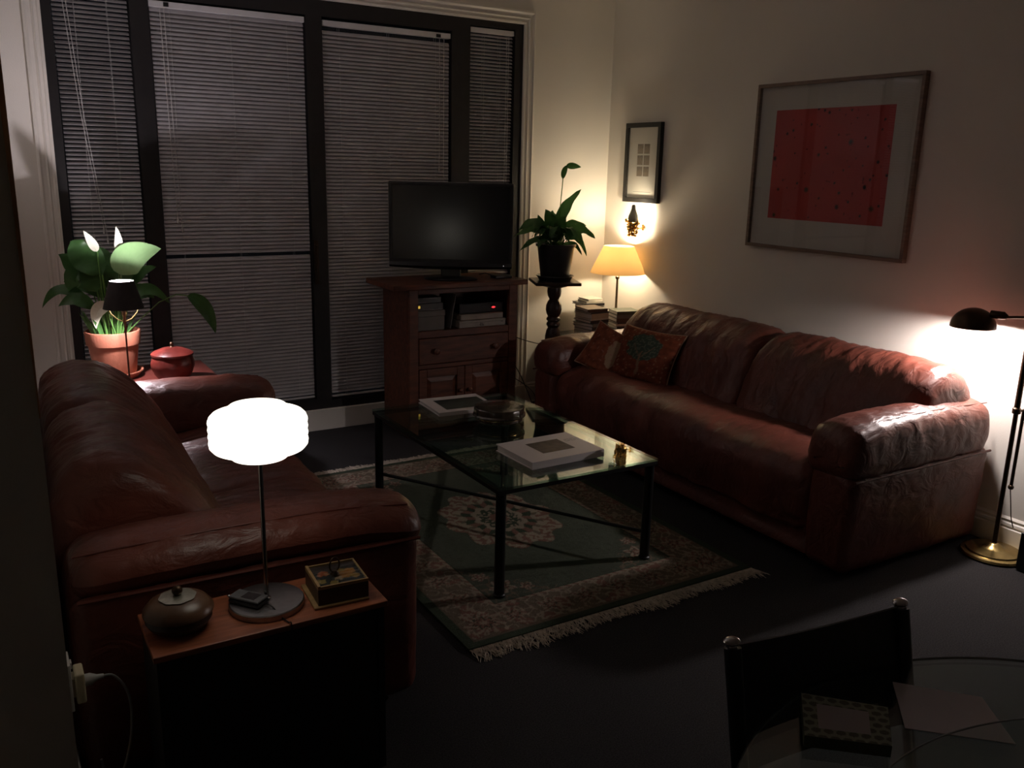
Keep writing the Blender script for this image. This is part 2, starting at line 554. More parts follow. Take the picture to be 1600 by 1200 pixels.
pull(t, 2.50, 2.35, 1.6, yb, 0.0); pull(t, 2.53, 2.35, 1.5, yb, 0.0)
obj('tilt_clip', B(2.48, 2.51, yb - 0.022, yb - 0.019, 2.352, 2.37), BLACKP, t)
t, yb = blind(2.714, 3.028, 2.435, 0.2, 42, 'narrow venetian blind in the far right sidelight beside the white architrave', seed=4)
pull(t, 2.97, 2.40, 1.5, yb, 0.0); pull(t, 2.985, 2.40, 1.45, yb, 0.0)

# ------------------------------------------------------------ sofas
def smooth_profile(pts, n):
    m = len(pts)
    out = []
    per = max(2, n // m)
    for i in range(m):
        p0, p1, p2, p3 = [Vector((*pts[(i + k) % m], 0)) for k in (-1, 0, 1, 2)]
        for j in range(per):
            t = j / per
            q = 0.5 * ((2 * p1) + (-p0 + p2) * t + (2 * p0 - 5 * p1 + 4 * p2 - p3) * t * t + (-p0 + 3 * p1 - 3 * p2 + p3) * t ** 3)
            out.append((q.x, q.y))
    return out
def bolster(pts, a0, a1, endr, n=44, na=40, mapf=None, wr=0.006, seed=0, mod=None, belly=0.0, wfreq=(5, 11)):
    """closed profile pts (p,q) run along an axis a; mapf(p,q,a)->xyz; ends rounded by endr"""
    prof = smooth_profile(pts, n)
    n = len(prof)
    cx = sum(p[0] for p in prof) / n
    cy = sum(p[1] for p in prof) / n
    size = max(max(abs(p[0] - cx) for p in prof), 0.05)
    sizey = max(max(abs(p[1] - cy) for p in prof), 0.05)
    stops = []
    for i in range(9):
        th = PI / 2 * i / 8
        stops.append((a0 + endr * (1 - math.sin(th)) if False else a0 + endr * (1 - math.cos(th)), 1 - math.sin(th)))
    # first stop: full shrink; convert
    vs = []; fs = []
    rows = []
    for i in range(9):
        th = PI / 2 * i / 8
        rows.append((a0 + endr * (1 - math.cos(th)), 1 - math.sin(th)))
    for i in range(1, na):
        rows.append((a0 + endr + (a1 - a0 - 2 * endr) * i / na, 0))
    for i in range(8, -1, -1):
        th = PI / 2 * i / 8
        rows.append((a1 - endr * (1 - math.cos(th)), 1 - math.sin(th)))
    L = a1 - a0
    sd = Vector((seed * 3.7, seed * 1.3, seed * 5.1))
    for (a, k) in rows:
        u = (a - a0) / L * 2 - 1
        for (p, q) in prof:
            sx = 1 - k * min(0.9, endr / size) + belly * (1 - u * u)
            sy = 1 - k * min(0.9, endr / sizey) + belly * (1 - u * u)
            P = cx + (p - cx) * sx
            Q = cy + (q - cy) * sy
            # leather creases
            v = Vector((p * wfreq[0], q * wfreq[0], a * wfreq[1])) + sd
            wv = noise.fractal(v, 0.9, 2.1, 3)
            rid = 1 - abs(noise.noise(Vector((p * 7 + wv * 0.5, q * 7, a * 15)) + sd * 2)) * 2
            d = wr * (wv * 0.8 + 0.55 * max(0, rid - 0.55) * 2)
            nx, ny = (P - cx), (Q - cy)
            l = math.hypot(nx, ny) or 1
            P += nx / l * d
            Q += ny / l * d
            if mod:
                P, Q = mod(P, Q, a, u)
            vs.append(mapf(P, Q, a))
    m = len(rows)
    for i in range(m - 1):
        for k in range(n):
            l = (k + 1) % n
            fs.append((i * n + k, i * n + l, (i + 1) * n + l, (i + 1) * n + k))
    for e, i in ((0, 0), (1, m - 1)):
        c = Vector((0, 0, 0))
        for k in range(n): c += Vector(vs[i * n + k])
        c /= n
        vs.append(tuple(c))
        ci = len(vs) - 1
        for k in range(n):
            fs.append((ci, i * n + k, i * n + (k + 1) % n))
    return MB().add(vs, fs)

def sofa(xb, sg, y0, y1, label, back_prof, seat_splits, back_splits, seed, lo=0.425, far_drop=0.0):
    """xb: back plane x; sg=+1 opens towards +x; depth coordinate d measured from the back"""
    t = thing('leather_sofa', (xb + sg * 0.47, (y0 + y1) / 2, 0), label, 'sofa')
    X = lambda d: xb + sg * d
    # arms: fat rounded pad over an upholstered panel
    for k, (ya, inner) in enumerate(((y0, 1), (y1, -1))):
        yf = lambda e: ya + inner * e
        lm = (lo + 0.625) / 2
        pad = [(0.030, lo), (0.006, lo + 0.04), (0.0, lm), (0.022, 0.615), (0.085, 0.648), (0.16, 0.65), (0.235, 0.62), (0.262, 0.55), (0.26, 0.47), (0.23, 0.42), (0.14, 0.41)]
        pd = 1 - (far_drop / 0.65 if k else 0)
        pad = [(a_, b_ * pd) for a_, b_ in pad]
        def armmod(P, Q, a, u):
            # the arm dips a little at the front and swells in the middle
            if Q > 0.5: Q += 0.012 * (1 - u * u) - 0.022 * max(0, (a - 0.78)) / 0.2
            return P, Q
        o = obj('armrest', bolster(pad, 0.02, 0.965, 0.075, mapf=lambda P, Q, a: (X(a), yf(P), Q), na=60, wr=0.0045, seed=seed + k * 7, mod=armmod), LEATHER, t, smooth=True)
        s = MB()
        s.tube([(X(0.03 + 0.89 * i / 30), yf(0.055), (0.6385 + 0.012 * math.sin(PI * i / 30) - 0.012 * max(0, i / 30 - 0.8) * 5) * pd) for i in range(31)], 0.0028, 6)
        s.tube([(X(0.03 + 0.91 * i / 30), yf(0.006), lo * pd + 0.006) for i in range(31)], 0.0055, 6)
        obj('piping', s, PIPE, o, smooth=True)
        pan = [(0.03, 0.03), (0.022, 0.12), (0.014, 0.25), (0.012, lo * pd - 0.06), (0.02, lo * pd + 0.01), (0.13, 0.47 * pd), (0.22, 0.45 * pd), (0.235, 0.3), (0.235, 0.12), (0.22, 0.03), (0.12, 0.025)]
        obj('arm_panel', bolster(pan, 0.01, 0.945, 0.05, mapf=lambda P, Q, a: (X(a), yf(P), Q), na=40, wr=0.006, seed=seed + 20 + k, wfreq=(4, 6)), LEATHER, t, smooth=True)
    yi0, yi1 = y0 + 0.235, y1 - 0.235
    obj('back_frame', bolster([(0.0, 0.06), (0.0, 0.35), (0.01, 0.53), (0.05, 0.595), (0.14, 0.60), (0.17, 0.54), (0.17, 0.3), (0.16, 0.06)], y0 + 0.05, y1 - 0.05, 0.05, mapf=lambda P, Q, a: (X(P), a, Q), wr=0.003, seed=seed + 3), LEATHER, t, smooth=True)
    obj('seat_base', bolster([(0.1, 0.03), (0.1, 0.2), (0.14, 0.27), (0.5, 0.28), (0.85, 0.27), (0.90, 0.2), (0.90, 0.1), (0.89, 0.03), (0.5, 0.025)], yi0 - 0.02, yi1 + 0.02, 0.02, mapf=lambda P, Q, a: (X(P), a, Q), wr=0.005, seed=seed + 4), LEATHER, t, smooth=True)
    sp = [(0.30, 0.22), (0.26, 0.32), (0.30, 0.40), (0.45, 0.432), (0.62, 0.455), (0.78, 0.458), (0.88, 0.430), (0.935, 0.37), (0.945, 0.28), (0.93, 0.18), (0.89, 0.13), (0.6, 0.19)]
    ys = [yi0] + seat_splits + [yi1]
    for i in range(len(ys) - 1):
        def smod(P, Q, a, u):
            if Q > 0.36:
                Q += 0.006 * math.sin(a * 9 + P * 5)
            return P, Q
        obj('seat_cushion', bolster(sp, ys[i] - 0.004, ys[i + 1] + 0.004, 0.06, n=60, na=70, mapf=lambda P, Q, a: (X(P), a, Q), wr=0.012, seed=seed + 5 + i, mod=smod, wfreq=(3.5, 7)), LEATHER, t, smooth=True)
    for i, (ba, bb) in enumerate(back_splits):
        def bmod(P, Q, a, u):
            if Q > 0.6:
                Q += 0.016 * (1 - u ** 4) - 0.012
                P -= 0.0
            return P, Q
        obj('back_cushion', bolster(back_prof, ba, bb, 0.09, n=56, na=56, mapf=lambda P, Q, a: (X(P), a, Q), wr=0.012, seed=seed + 9 + i * 4, mod=bmod, wfreq=(5, 8)), LEATHER, t, smooth=True)
    for d in (0.08, 0.86):
        for y in (y0 + 0.1, y1 - 0.1):
            obj('foot', MB().lathe(X(d), y, [(0.025, 0), (0.03, 0.04)], 12), BLACKW, t)
    return t
bpR = [(0.545, 0.40), (0.52, 0.50), (0.475, 0.62), (0.41, 0.735), (0.31, 0.800), (0.19, 0.805), (0.085, 0.745), (0.04, 0.62), (0.05, 0.45), (0.2, 0.38), (0.4, 0.37)]
sofa(3.775, -1, 2.045, 4.41, 'long red-brown leather sofa against the right wall, two throw cushions at its far end', bpR, [], [(2.13, 3.13), (3.115, 4.20)], 11, far_drop=0.042)
bpL = [(0.50, 0.41), (0.465, 0.52), (0.395, 0.63), (0.32, 0.72), (0.22, 0.795), (0.11, 0.80), (0.015, 0.74), (-0.012, 0.6), (0.0, 0.44), (0.2, 0.38), (0.38, 0.37)]
ls = sofa(0.09, 1, 2.165, 4.125, 'shorter red-brown leather sofa on the left, behind the glowing drum lamp', bpL, [3.08], [(2.44, 3.19), (3.17, 3.93)], 31, lo=0.53, far_drop=0.015)
ls.location = (0.585, 3.165, 0)
ls.rotation_euler = (0, 0, R(-2.0))

# ------------------------------------------------------------ throw cushions
def tree_col(u, v):
    base = (0.20, 0.052, 0.026)
    nn = noise.fractal(Vector((u * 5, v * 5, 3)), 1, 2, 3)
    k = 1 + 0.45 * nn
    c = [b * k for b in base]
    if noise.noise(Vector((u * 13, v * 13, 8))) > 0.42: c = [0.34, 0.20, 0.12]
    du, dv = u - 0.0, v - 0.22
    r = math.hypot(du / 0.56, dv / 0.5)
    r += 0.22 * noise.noise(Vector((u * 6, v * 6, 1)))
    if r < 1:
        q = noise.noise(Vector((u * 16, v * 16, 4)))
        c = [0.060, 0.085, 0.062] if q < 0.12 else [0.15, 0.17, 0.12]
    tw = 0.03 + 0.03 * max(0, -v)
    if abs(u - 0.02 * math.sin(v * 8)) < tw and -0.8 < v < 0.05: c = [0.25, 0.16, 0.10]
    for s in (-1, 1):
        if abs(u - s * (v + 0.2) * 0.7) < 0.018 and -0.2 < v < 0.3: c = [0.25, 0.17, 0.11]
    return tuple(c)
def figure_col(u, v):
    nn = noise.fractal(Vector((u * 4 + 9, v * 4, 3)), 1, 2, 3)
    c = [b * (1 + 0.5 * nn) for b in (0.21, 0.060, 0.030)]
    r = math.hypot((u - 0.25) / 0.28 + v * 0.4, (v + 0.05) / 0.62)
    if r + 0.2 * noise.noise(Vector((u * 5, v * 5, 2))) < 1: c = [0.34, 0.22, 0.14]
    if noise.noise(Vector((u * 11, v * 11, 5))) > 0.45: c = [0.30, 0.13, 0.10]
    return tuple(c)
CUSH = vcol_mat('tapestry', 0.9, 0.5, 500, 0.15)
def throw(name, c, ex, ey, nrm, size, thick, colf, label):
    c, ex, ey, nrm = Vector(c), Vector(ex).normalized(), Vector(ey).normalized(), Vector(nrm).normalized()
    t = thing(name, c, label, 'cushion')
    n = 64
    mb = MB()
    for side in (1, -1):
        vs = []; cols = []
        for i in range(n + 1):
            for j in range(n + 1):
                u, v = i / n * 2 - 1, j / n * 2 - 1
                pin = 1 - 0.09 * (1 - v * v) * abs(u) ** 3
                pin2 = 1 - 0.09 * (1 - u * u) * abs(v) ** 3
                th = thick * 0.5 * (max(0, 1 - u * u) ** 0.45) * (max(0, 1 - v * v) ** 0.45)
                th += 0.004 * noise.noise(Vector((u * 3, v * 3, side * 5))) * (1 - u * u) * (1 - v * v)
                vs.append(c + ex * (u * size[0] * 0.5 * pin) + ey * (v * size[1] * 0.5 * pin2) + nrm * side * th)
                cols.append(colf(u, v) if side > 0 else (0.16, 0.05, 0.03))
        fs = []
        for i in range(n):
            for j in range(n):
                a = i * (n + 1) + j
                fs.append((a, a + 1, a + n + 2, a + n + 1))
        o = len(mb.v)
        mb.v += vs
        mb.f += [tuple(q + o for q in f) for f in fs]
        mb.c += cols
    obj('cover', mb, CUSH, t, smooth=True, weld=True)
    e = MB()
    pts = []
    for s in range(4 * 16 + 1):
        k, r = divmod(s % 64, 16)
        q = r / 16 * 2 - 1
        u, v = [(q, -1), (1, q), (-q, 1), (-1, -q)][k]
        pin = 1 - 0.09 * (1 - v * v) * abs(u) ** 3
        pin2 = 1 - 0.09 * (1 - u * u) * abs(v) ** 3
        pts.append(c + ex * (u * size[0] * 0.5 * pin) + ey * (v * size[1] * 0.5 * pin2))
    e.tube(pts, 0.0035, 6)
    obj('edging', e, LINENC, t, smooth=True)
    return t
# front cushion with tree, leans on the back cushion
throw('throw_cushion', (3.185, 3.765, 0.575), (0.24, -0.97, -0.02), (0.50, 0.12, 0.86), (-0.84, -0.22, 0.50), (0.42, 0.33), 0.11, tree_col, 'square tapestry throw cushion woven with a green leafy tree on rust red')
hh1 = Vector((0.749, -0.663, 0)); nn1 = Vector((-0.58, -0.655, 0.48)).normalized(); vv1 = nn1.cross(hh1); vv1 = vv1 if vv1.z > 0 else -vv1
ca, sa = math.cos(R(-27)), math.sin(R(-27))
throw('throw_cushion', (3.095, 3.995, 0.560), hh1 * ca + vv1 * sa, vv1 * ca - hh1 * sa, nn1, (0.29, 0.29), 0.10, figure_col, 'tilted rust tapestry cushion with a pale figure, leaning in the sofa corner')

# ------------------------------------------------------------ rug
def rug():
    x0, x1, y0, y1 = 1.275, 2.605, 2.33, 4.21
    t = thing('rug', ((x0 + x1) / 2, (y0 + y1) / 2, 0), 'green fringed oriental rug with floral medallion under the glass coffee table', 'rug')
    nx, ny = 230, 320
    cx, cy = (x0 + x1) / 2, (y0 + y1) / 2
    G = (0.095, 0.105, 0.078); GD = (0.060, 0.078, 0.052); CRM = (0.36, 0.29, 0.22); ROSE = (0.24, 0.125, 0.095); TAUPE = (0.19, 0.145, 0.105)
    def flower(px, py, fx, fy, r, k=6, c1=CRM, c2=ROSE):
        d = math.hypot(px - fx, py - fy); a = math.atan2(py - fy, px - fx)
        rr = r * (0.78 + 0.22 * math.cos(k * a))
        if d < rr * 0.22: return c1
        if d < rr * 0.45: return c2
        if d < rr * 0.55: return GD
        if d < rr: return c1 if math.sin(k * a * 2 + d * 120) > -0.3 else c2
        return None
    def col(x, y):
        u, v = x - cx, y - cy
        hw, hh = (x1 - x0) / 2, (y1 - y0) / 2
        e = min(hw - abs(u), hh - abs(v))
        if e < 0.035: return GD
        if e < 0.045: return TAUPE
        if e < 0.215:
            n1 = noise.noise(Vector((x * 26, y * 26, 0)))
            n2 = noise.noise(Vector((x * 14, y * 14, 5)))
            s = x if (hh - abs(v)) < (hw - abs(u)) else y
            ph = (s * 6.2) % 1 - 0.5
            m = flower(ph / 6.2, e - 0.13, 0, 0, 0.055, 5)
            cr = flower(abs(u), abs(v), hw - 0.13, hh - 0.13, 0.085, 7)
            if cr: return cr
            if m: return m
            if abs(n1) < 0.10: return CRM
            if n2 > 0.25: return ROSE
            return TAUPE
        if e < 0.232: return CRM if math.sin((x + y) * 160) > -0.4 else ROSE
        if e < 0.240: return GD
        # corner sprays
        for (fx, fy, r) in ((hw - 0.33, hh - 0.34, 0.06), (hw - 0.42, hh - 0.30, 0.035), (hw - 0.29, hh - 0.45, 0.04)):
            m = flower(abs(u), abs(v), fx, fy, r, 5)
            if m: return m
        sp = abs(noise.noise(Vector((abs(u) * 22, abs(v) * 22, 2))))
        if (hw - abs(u)) + (hh - abs(v)) < 0.78 and sp < 0.07: return TAUPE
        # medallion
        d = math.hypot(u / 0.25, v / 0.33); a = math.atan2(v / 0.33, u / 0.25)
        wob = 1 + 0.08 * math.cos(10 * a) + 0.05 * noise.noise(Vector((u * 20, v * 20, 9)))
        d /= wob
        if d < 0.16: return ROSE
        if d < 0.36: return GD if noise.noise(Vector((u * 60, v * 60, 1))) < 0.1 else CRM
        if d < 0.46: return CRM
        if d < 0.62: return ROSE if math.sin(14 * a) > 0 else GD
        if d < 0.74: return CRM if math.sin(18 * a + 1) > -0.5 else TAUPE
        if d < 1.0: return CRM if noise.noise(Vector((u * 40, v * 40, 3))) > 0.0 else ROSE
        return G
    mb = MB()
    vs = []; cols = []
    for j in range(ny + 1):
        for i in range(nx + 1):
            x = x0 + (x1 - x0) * i / nx; y = y0 + (y1 - y0) * j / ny
            c = col(x, y)
            lum = 1 + 0.12 * noise.noise(Vector((x * 9, y * 9, 7)))
            h = 0.0125 + 0.0012 * noise.noise(Vector((x * 60, y * 60, 0)))
            if c is CRM or c is ROSE: h += 0.001
            vs.append(Vector((x, y, h)))
            cols.append(tuple(q * lum for q in c))
    W = nx + 1
    fs = [(j * W + i, j * W + i + 1, (j + 1) * W + i + 1, (j + 1) * W + i) for j in range(ny) for i in range(nx)]
    mb.v = vs; mb.f = fs; mb.c = cols
    # sides
    rim = [i for i in range(W)] + [j * W + nx for j in range(1, ny + 1)] + [ny * W + i for i in range(nx - 1, -1, -1)] + [j * W for j in range(ny - 1, 0, -1)]
    o = len(mb.v)
    for k in rim:
        mb.v.append(Vector((vs[k].x, vs[k].y, 0.001))); mb.c.append(GD)
    m = len(rim)
    for k in range(m):
        l = (k + 1) % m
        mb.f.append((rim[k], rim[l], o + l, o + k))
    obj('pile', mb, vcol_mat('rug_wool', 0.95, 0.8, 260, 0.1), t, smooth=True)
    rnd = random.Random(5)
    fr = mat('fringe_cotton', (0.46, 0.39, 0.31), 0.9, noise_scale=60, noise_amt=0.3)
    for (ye, s) in ((y0, -1), (y1, 1)):
        mb = MB()
        x = x0 + 0.004
        while x < x1 + 0.005:
            # tassel: bundle of strands lying on the carpet
            lean = 0.5 * noise.noise(Vector((x * 5, ye, 0)))
            L0 = 0.072 + 0.028 * noise.noise(Vector((x * 9, ye, 3)))
            for q in range(3):
                a = lean + rnd.uniform(-0.45, 0.45)
                L = L0 * rnd.uniform(0.75, 1.15)
                b = a + rnd.uniform(-0.7, 0.7)
                p0 = (x + rnd.uniform(-.002, .002), ye, 0.007)
                p1 = (p0[0] + math.sin(a) * L * 0.5, ye + s * math.cos(a) * L * 0.5, 0.006 + rnd.uniform(0, .004))
                p2 = (p1[0] + math.sin(b) * L * 0.5, p1[1] + s * math.cos(b) * L * 0.5, 0.003)
                mb.tube([p0, p1, p2], 0.0019, 4, taper=lambda t: 1 - 0.4 * t)
            x += 0.006
        o = obj('fringe', mb, fr, t)
        o['kind'] = 'stuff'
rug()

# ------------------------------------------------------------ glass coffee table and what stands on it
def coffee_table():
    x0, x1, y0, y1, zt = 1.534, 2.287, 2.588, 3.80, 0.457
    t = thing('coffee_table', ((x0 + x1) / 2, (y0 + y1) / 2, 0.014), 'low rectangular glass coffee table on a black iron frame, standing on the rug', 'table')
    mb = MB()
    wv = 0.028
    zf = zt - 0.010
    mb.box(x0, x1, y0, y0 + wv, zf - 0.016, zf); mb.box(x0, x1, y1 - wv, y1, zf - 0.016, zf)
    mb.box(x0, x0 + wv, y0 + wv, y1 - wv, zf - 0.016, zf); mb.box(x1 - wv, x1, y0 + wv, y1 - wv, zf - 0.016, zf)
    obj('frame', mb, BLACKM, t)
    obj('glass_top', B(x0 - 0.002, x1 + 0.002, y0 - 0.002, y1 + 0.002, zt - 0.0095, zt), TABG, t, bevel=0.0015)
    mb = MB()
    gw = 0.030
    rimm = mat('bevelled_glass_rim', (0.055, 0.085, 0.075), 0.12, noise_scale=10, spec=0.7)
    for (a, b, c, d) in ((x0, x1, y0, y0 + gw), (x0, x1, y1 - gw, y1), (x0, x0 + gw, y0 + gw, y1 - gw), (x1 - gw, x1, y0 + gw, y1 - gw)):
        mb.box(a, b, c, d, zt - 0.0098, zt - 0.0090)
    for (lx, ly) in ((x0 + 0.022, y0 + 0.022), (x1 - 0.022, y0 + 0.022), (x0 + 0.022, y1 - 0.022), (x1 - 0.022, y1 - 0.022)):
        l = MB().lathe(lx, ly, [(0.024, 0.0145), (0.0245, 0.021), (0.0205, 0.025), (0.0195, zf - 0.03), (0.0215, zf - 0.017)], 20)
        obj('leg', l, BLACKM, t, smooth=True)
    mb = MB()
    mb.tube([(x0 + 0.03, y1 - 0.03, 0.132), ((x0 + x1) / 2, (y0 + y1) / 2, 0.132), (x1 - 0.03, y0 + 0.03, 0.132)], 0.008, 10)
    mb.tube([(x0 + 0.03, y0 + 0.03, 0.150), ((x0 + x1) / 2, (y0 + y1) / 2, 0.146), (x1 - 0.03, y1 - 0.03, 0.150)], 0.008, 10)
    obj('cross_stretcher', mb, BLACKM, t, smooth=True)
    return zt
ZT_ = coffee_table()

def vgrid(nx, ny, fn, colf):
    mb = MB(); vs = []; cols = []
    for j in range(ny + 1):
        for i in range(nx + 1):
            vs.append(Vector(fn(i / nx, j / ny))); cols.append(colf(i / nx, j / ny))
    W = nx + 1
    mb.v = vs; mb.c = cols
    mb.f = [(j * W + i, j * W + i + 1, (j + 1) * W + i + 1, (j + 1) * W + i) for j in range(ny) for i in range(nx)]
    return mb
PRINT = vcol_mat('printed_picture', 0.5, 0, 300, 0.4)
def book(loc, rz, w, d, h, label, cover, cat='book', group=None, name='book', pages=True, tilt=(0, 0)):
    """closed book lying flat, spine on the -y side; w along x, d along y"""
    t = thing(name, loc, label, cat, group, rz, local=True)
    t.rotation_euler = (tilt[0], tilt[1], rz)
    c = min(0.003, h * 0.14)
    mb = MB()
    mb.box(-w / 2, w / 2, -d / 2, d / 2, 0, c)
    mb.box(-w / 2, w / 2, -d / 2, d / 2, h - c, h)
    mb.box(-w / 2, w / 2, -d / 2, -d / 2 + c, c, h - c)
    obj('cover', mb, cover, t)
    i = min(0.005, w * 0.03)
    obj('pages', B(-w / 2 + i, w / 2 - i, -d / 2 + c, d / 2 - i, c, h - c), PAPER, t)
    return t
def photo_col(dark, light, s):
    def f(u, v):
        n = noise.fractal(Vector((u * 6 + s, v * 5, s)), 1, 2, 4) * 0.5 + 0.5
        n = max(0, min(1, n + 0.25 * math.sin(v * 5)))
        return tuple(a + (b - a) * n for a, b in zip(dark, light))
    return f
# near white book: spine towards the near edge
b1 = book((1.925, 2.845, ZT_ + 0.0008), R(1.5), 0.355, 0.27, 0.030, 'thick white art book with a dark cover picture, nearest the table front', COVER)
o = obj('cover_picture', vgrid(30, 20, lambda u, v: (-0.075 + u * 0.16, -0.062 + v * 0.135, 0.0304), photo_col((0.03, 0.018, 0.015), (0.13, 0.09, 0.08), 3)), PRINT, b1)
o['label'] = 'dark reddish picture on the cover'
mb = MB()
for r in range(3):
    for k in range(12):
        if (k * 7 + r) % 5: mb.box(0.10 + k * 0.006, 0.1045 + k * 0.006, 0.05 - r * 0.012, 0.054 - r * 0.012, 0.030, 0.0303)
obj('cover_lettering', mb, mat('grey_ink', (0.3, 0.27, 0.26), 0.6), b1)
# far book
b2 = book((1.925, 3.66, ZT_ + 0.0008), R(-4), 0.31, 0.27, 0.018, 'flatter white book with a black cover picture, at the far table end', COVER)
o = obj('cover_picture', vgrid(24, 20, lambda u, v: (-0.10 + u * 0.235, -0.095 + v * 0.175, 0.0184), photo_col((0.012, 0.016, 0.014), (0.06, 0.07, 0.06), 8)), PRINT, b2)
o['label'] = 'black picture on the cover'
# low round lidded box stack
t = thing('round_box', (1.965, 3.33, ZT_), 'dark round lidded box between the two books on the glass table', 'box')
cx, cy = 1.965, 3.33
GLZ = mat('dark_lacquer', (0.040, 0.028, 0.018), 0.2, noise_scale=14, noise_amt=0.5, coat=0.5)
rib = lambda a, z: 1 + 0.012 * math.cos(16 * a)
obj('bowl', MB().lathe(cx, cy, [(0.070, ZT_ + 0.001), (0.092, ZT_ + 0.008), (0.110, ZT_ + 0.022), (0.107, ZT_ + 0.036)], 64, mod=rib), GLZ, t, smooth=True)
o = obj('lid', MB().lathe(cx, cy, [(0.106, ZT_ + 0.036), (0.119, ZT_ + 0.038), (0.122, ZT_ + 0.044), (0.119, ZT_ + 0.049), (0.116, ZT_ + 0.052), (0.116, ZT_ + 0.074), (0.112, ZT_ + 0.080), (0.104, ZT_ + 0.082), (0.05, ZT_ + 0.084), (0.0, ZT_ + 0.085)], 64, mod=rib), GLZ, t, smooth=True)
obj('metal_band', MB().lathe(cx, cy, [(0.109, ZT_ + 0.0325), (0.1115, ZT_ + 0.033), (0.1115, ZT_ + 0.0355), (0.109, ZT_ + 0.036)], 64, closed=True), BRASS, t, smooth=True)
# small gilt elephant-like figurine
t = thing('figurine', (2.168, 2.672, ZT_), 'tiny gilt animal figurine at the near right corner of the glass table', 'ornament')
fx, fy = 2.168, 2.676
mb = MB()
mb.sphere((fx, fy, ZT_ + 0.034), 0.016, sc=(1.25, 0.9, 1))
mb.sphere((fx - 0.022, fy, ZT_ + 0.044), 0.011)
mb.sphere((fx - 0.020, fy - 0.010, ZT_ + 0.046), 0.008, sc=(0.4, 1, 1.2))
mb.sphere((fx - 0.020, fy + 0.010, ZT_ + 0.046), 0.008, sc=(0.4, 1, 1.2))
mb.tube([(fx - 0.030, fy, ZT_ + 0.042), (fx - 0.037, fy, ZT_ + 0.030), (fx - 0.036, fy, ZT_ + 0.014), (fx - 0.040, fy, ZT_ + 0.010)], 0.004, 8, taper=lambda q: 1 - 0.5 * q)
mb.sphere((fx + 0.002, fy, ZT_ + 0.052), 0.009, sc=(1, 1, 0.6))
mb.tube([(fx + 0.019, fy, ZT_ + 0.040), (fx + 0.025, fy, ZT_ + 0.026)], 0.002, 6)
obj('body', mb, GILT, t, smooth=True)
for dx in (-0.012, 0.012):
    for dy in (-0.008, 0.008):
        obj('leg', MB().lathe(fx + dx, fy + dy, [(0.0055, ZT_), (0.0045, ZT_ + 0.006), (0.005, ZT_ + 0.03)], 12), GILT, t, smooth=True)

# ------------------------------------------------------------ tv cabinet
def cabinet():
    x0, x1, y0, y1 = 2.095, 2.83, 4.60, 4.985
    zt = 0.90
    t = thing('tv_cabinet', ((x0 + x1) / 2, (y0 + y1) / 2, 0), 'reddish wooden cabinet with open shelves, drawer and panelled doors under the television', 'cabinet')
    obj('top', B(1.985, 2.885, 4.565, 4.995, zt, zt + 0.032), WOOD, t, bevel=0.006)
    mb = MB()
    mb.box(x0, x0 + 0.02, y0 + 0.03, y1, 0.0, zt); mb.box(x1 - 0.02, x1, y0 + 0.03, y1, 0.0, zt)
    mb.box(x0 + 0.02, x1 - 0.02, y1 - 0.012, y1, 0.05, zt)
    mb.box(x0 + 0.02, x1 - 0.02, y0 + 0.03, y1 - 0.012, 0.625, 0.645)
    mb.box(x0 + 0.02, x1 - 0.02, y0 + 0.03, y1 - 0.012, 0.06, 0.08)
    mb.box(x0 + 0.02, x1 - 0.02, y0 + 0.03, y1 - 0.012, 0.425, 0.437)
    obj('carcass', mb, WOOD, t)
    mb = MB()
    sw = 0.058
    mb.box(x0, x0 + sw, y0, y0 + 0.03, 0, zt); mb.box(x1 - sw, x1, y0, y0 + 0.03, 0, zt)
    for (a, b) in ((0.868, zt), (0.608, 0.648), (0.420, 0.445), (0.045, 0.085)):
        mb.box(x0 + sw, x1 - sw, y0 + 0.002, y0 + 0.03, a, b)
    obj('face_frame', mb, WOOD, t, bevel=0.003)
    d = obj('drawer', B(x0 + sw + 0.003, x1 - sw - 0.003, y0 - 0.006, y0 + 0.03, 0.448, 0.605), WOOD, t, bevel=0.006)
    for kx in (2.262, 2.665):
        obj('knob', MB().add([], []).add(*lathe_y(kx, y0 - 0.006, 0.529, [(0.010, 0), (0.008, 0.010), (0.017, 0.018), (0.019, 0.026), (0.012, 0.034), (0, 0.036)])), WOOD, d, smooth=True)
    xm = (x0 + x1) / 2
    for (a, b, kx) in ((x0 + sw + 0.003, xm - 0.002, xm - 0.03), (xm + 0.002, x1 - sw - 0.003, xm + 0.03)):
        mb = MB()
        mb.box(a, a + 0.05, y0 - 0.004, y0 + 0.022, 0.088, 0.417); mb.box(b - 0.05, b, y0 - 0.004, y0 + 0.022, 0.088, 0.417)
        mb.box(a + 0.05, b - 0.05, y0 - 0.004, y0 + 0.022, 0.367, 0.417); mb.box(a + 0.05, b - 0.05, y0 - 0.004, y0 + 0.022, 0.088, 0.138)
        dd = obj('door', mb, WOOD, t, bevel=0.003)
        p = MB()
        p.add([(a + 0.05, y0 + 0.014, 0.138), (b - 0.05, y0 + 0.014, 0.138), (b - 0.05, y0 + 0.014, 0.367), (a + 0.05, y0 + 0.014, 0.367),
               (a + 0.08, y0 + 0.002, 0.168), (b - 0.08, y0 + 0.002, 0.168), (b - 0.08, y0 + 0.002, 0.337), (a + 0.08, y0 + 0.002, 0.337)],
              [(0, 1, 5, 4), (1, 2, 6, 5), (2, 3, 7, 6), (3, 0, 4, 7), (4, 5, 6, 7)])
        obj('raised_panel', p, WOOD, dd)
        obj('knob', MB().add(*lathe_y(kx, y0 - 0.004, 0.27, [(0.008, 0), (0.006, 0.008), (0.013, 0.015), (0.014, 0.021), (0.008, 0.027), (0, 0.028)])), WOOD, dd, smooth=True)
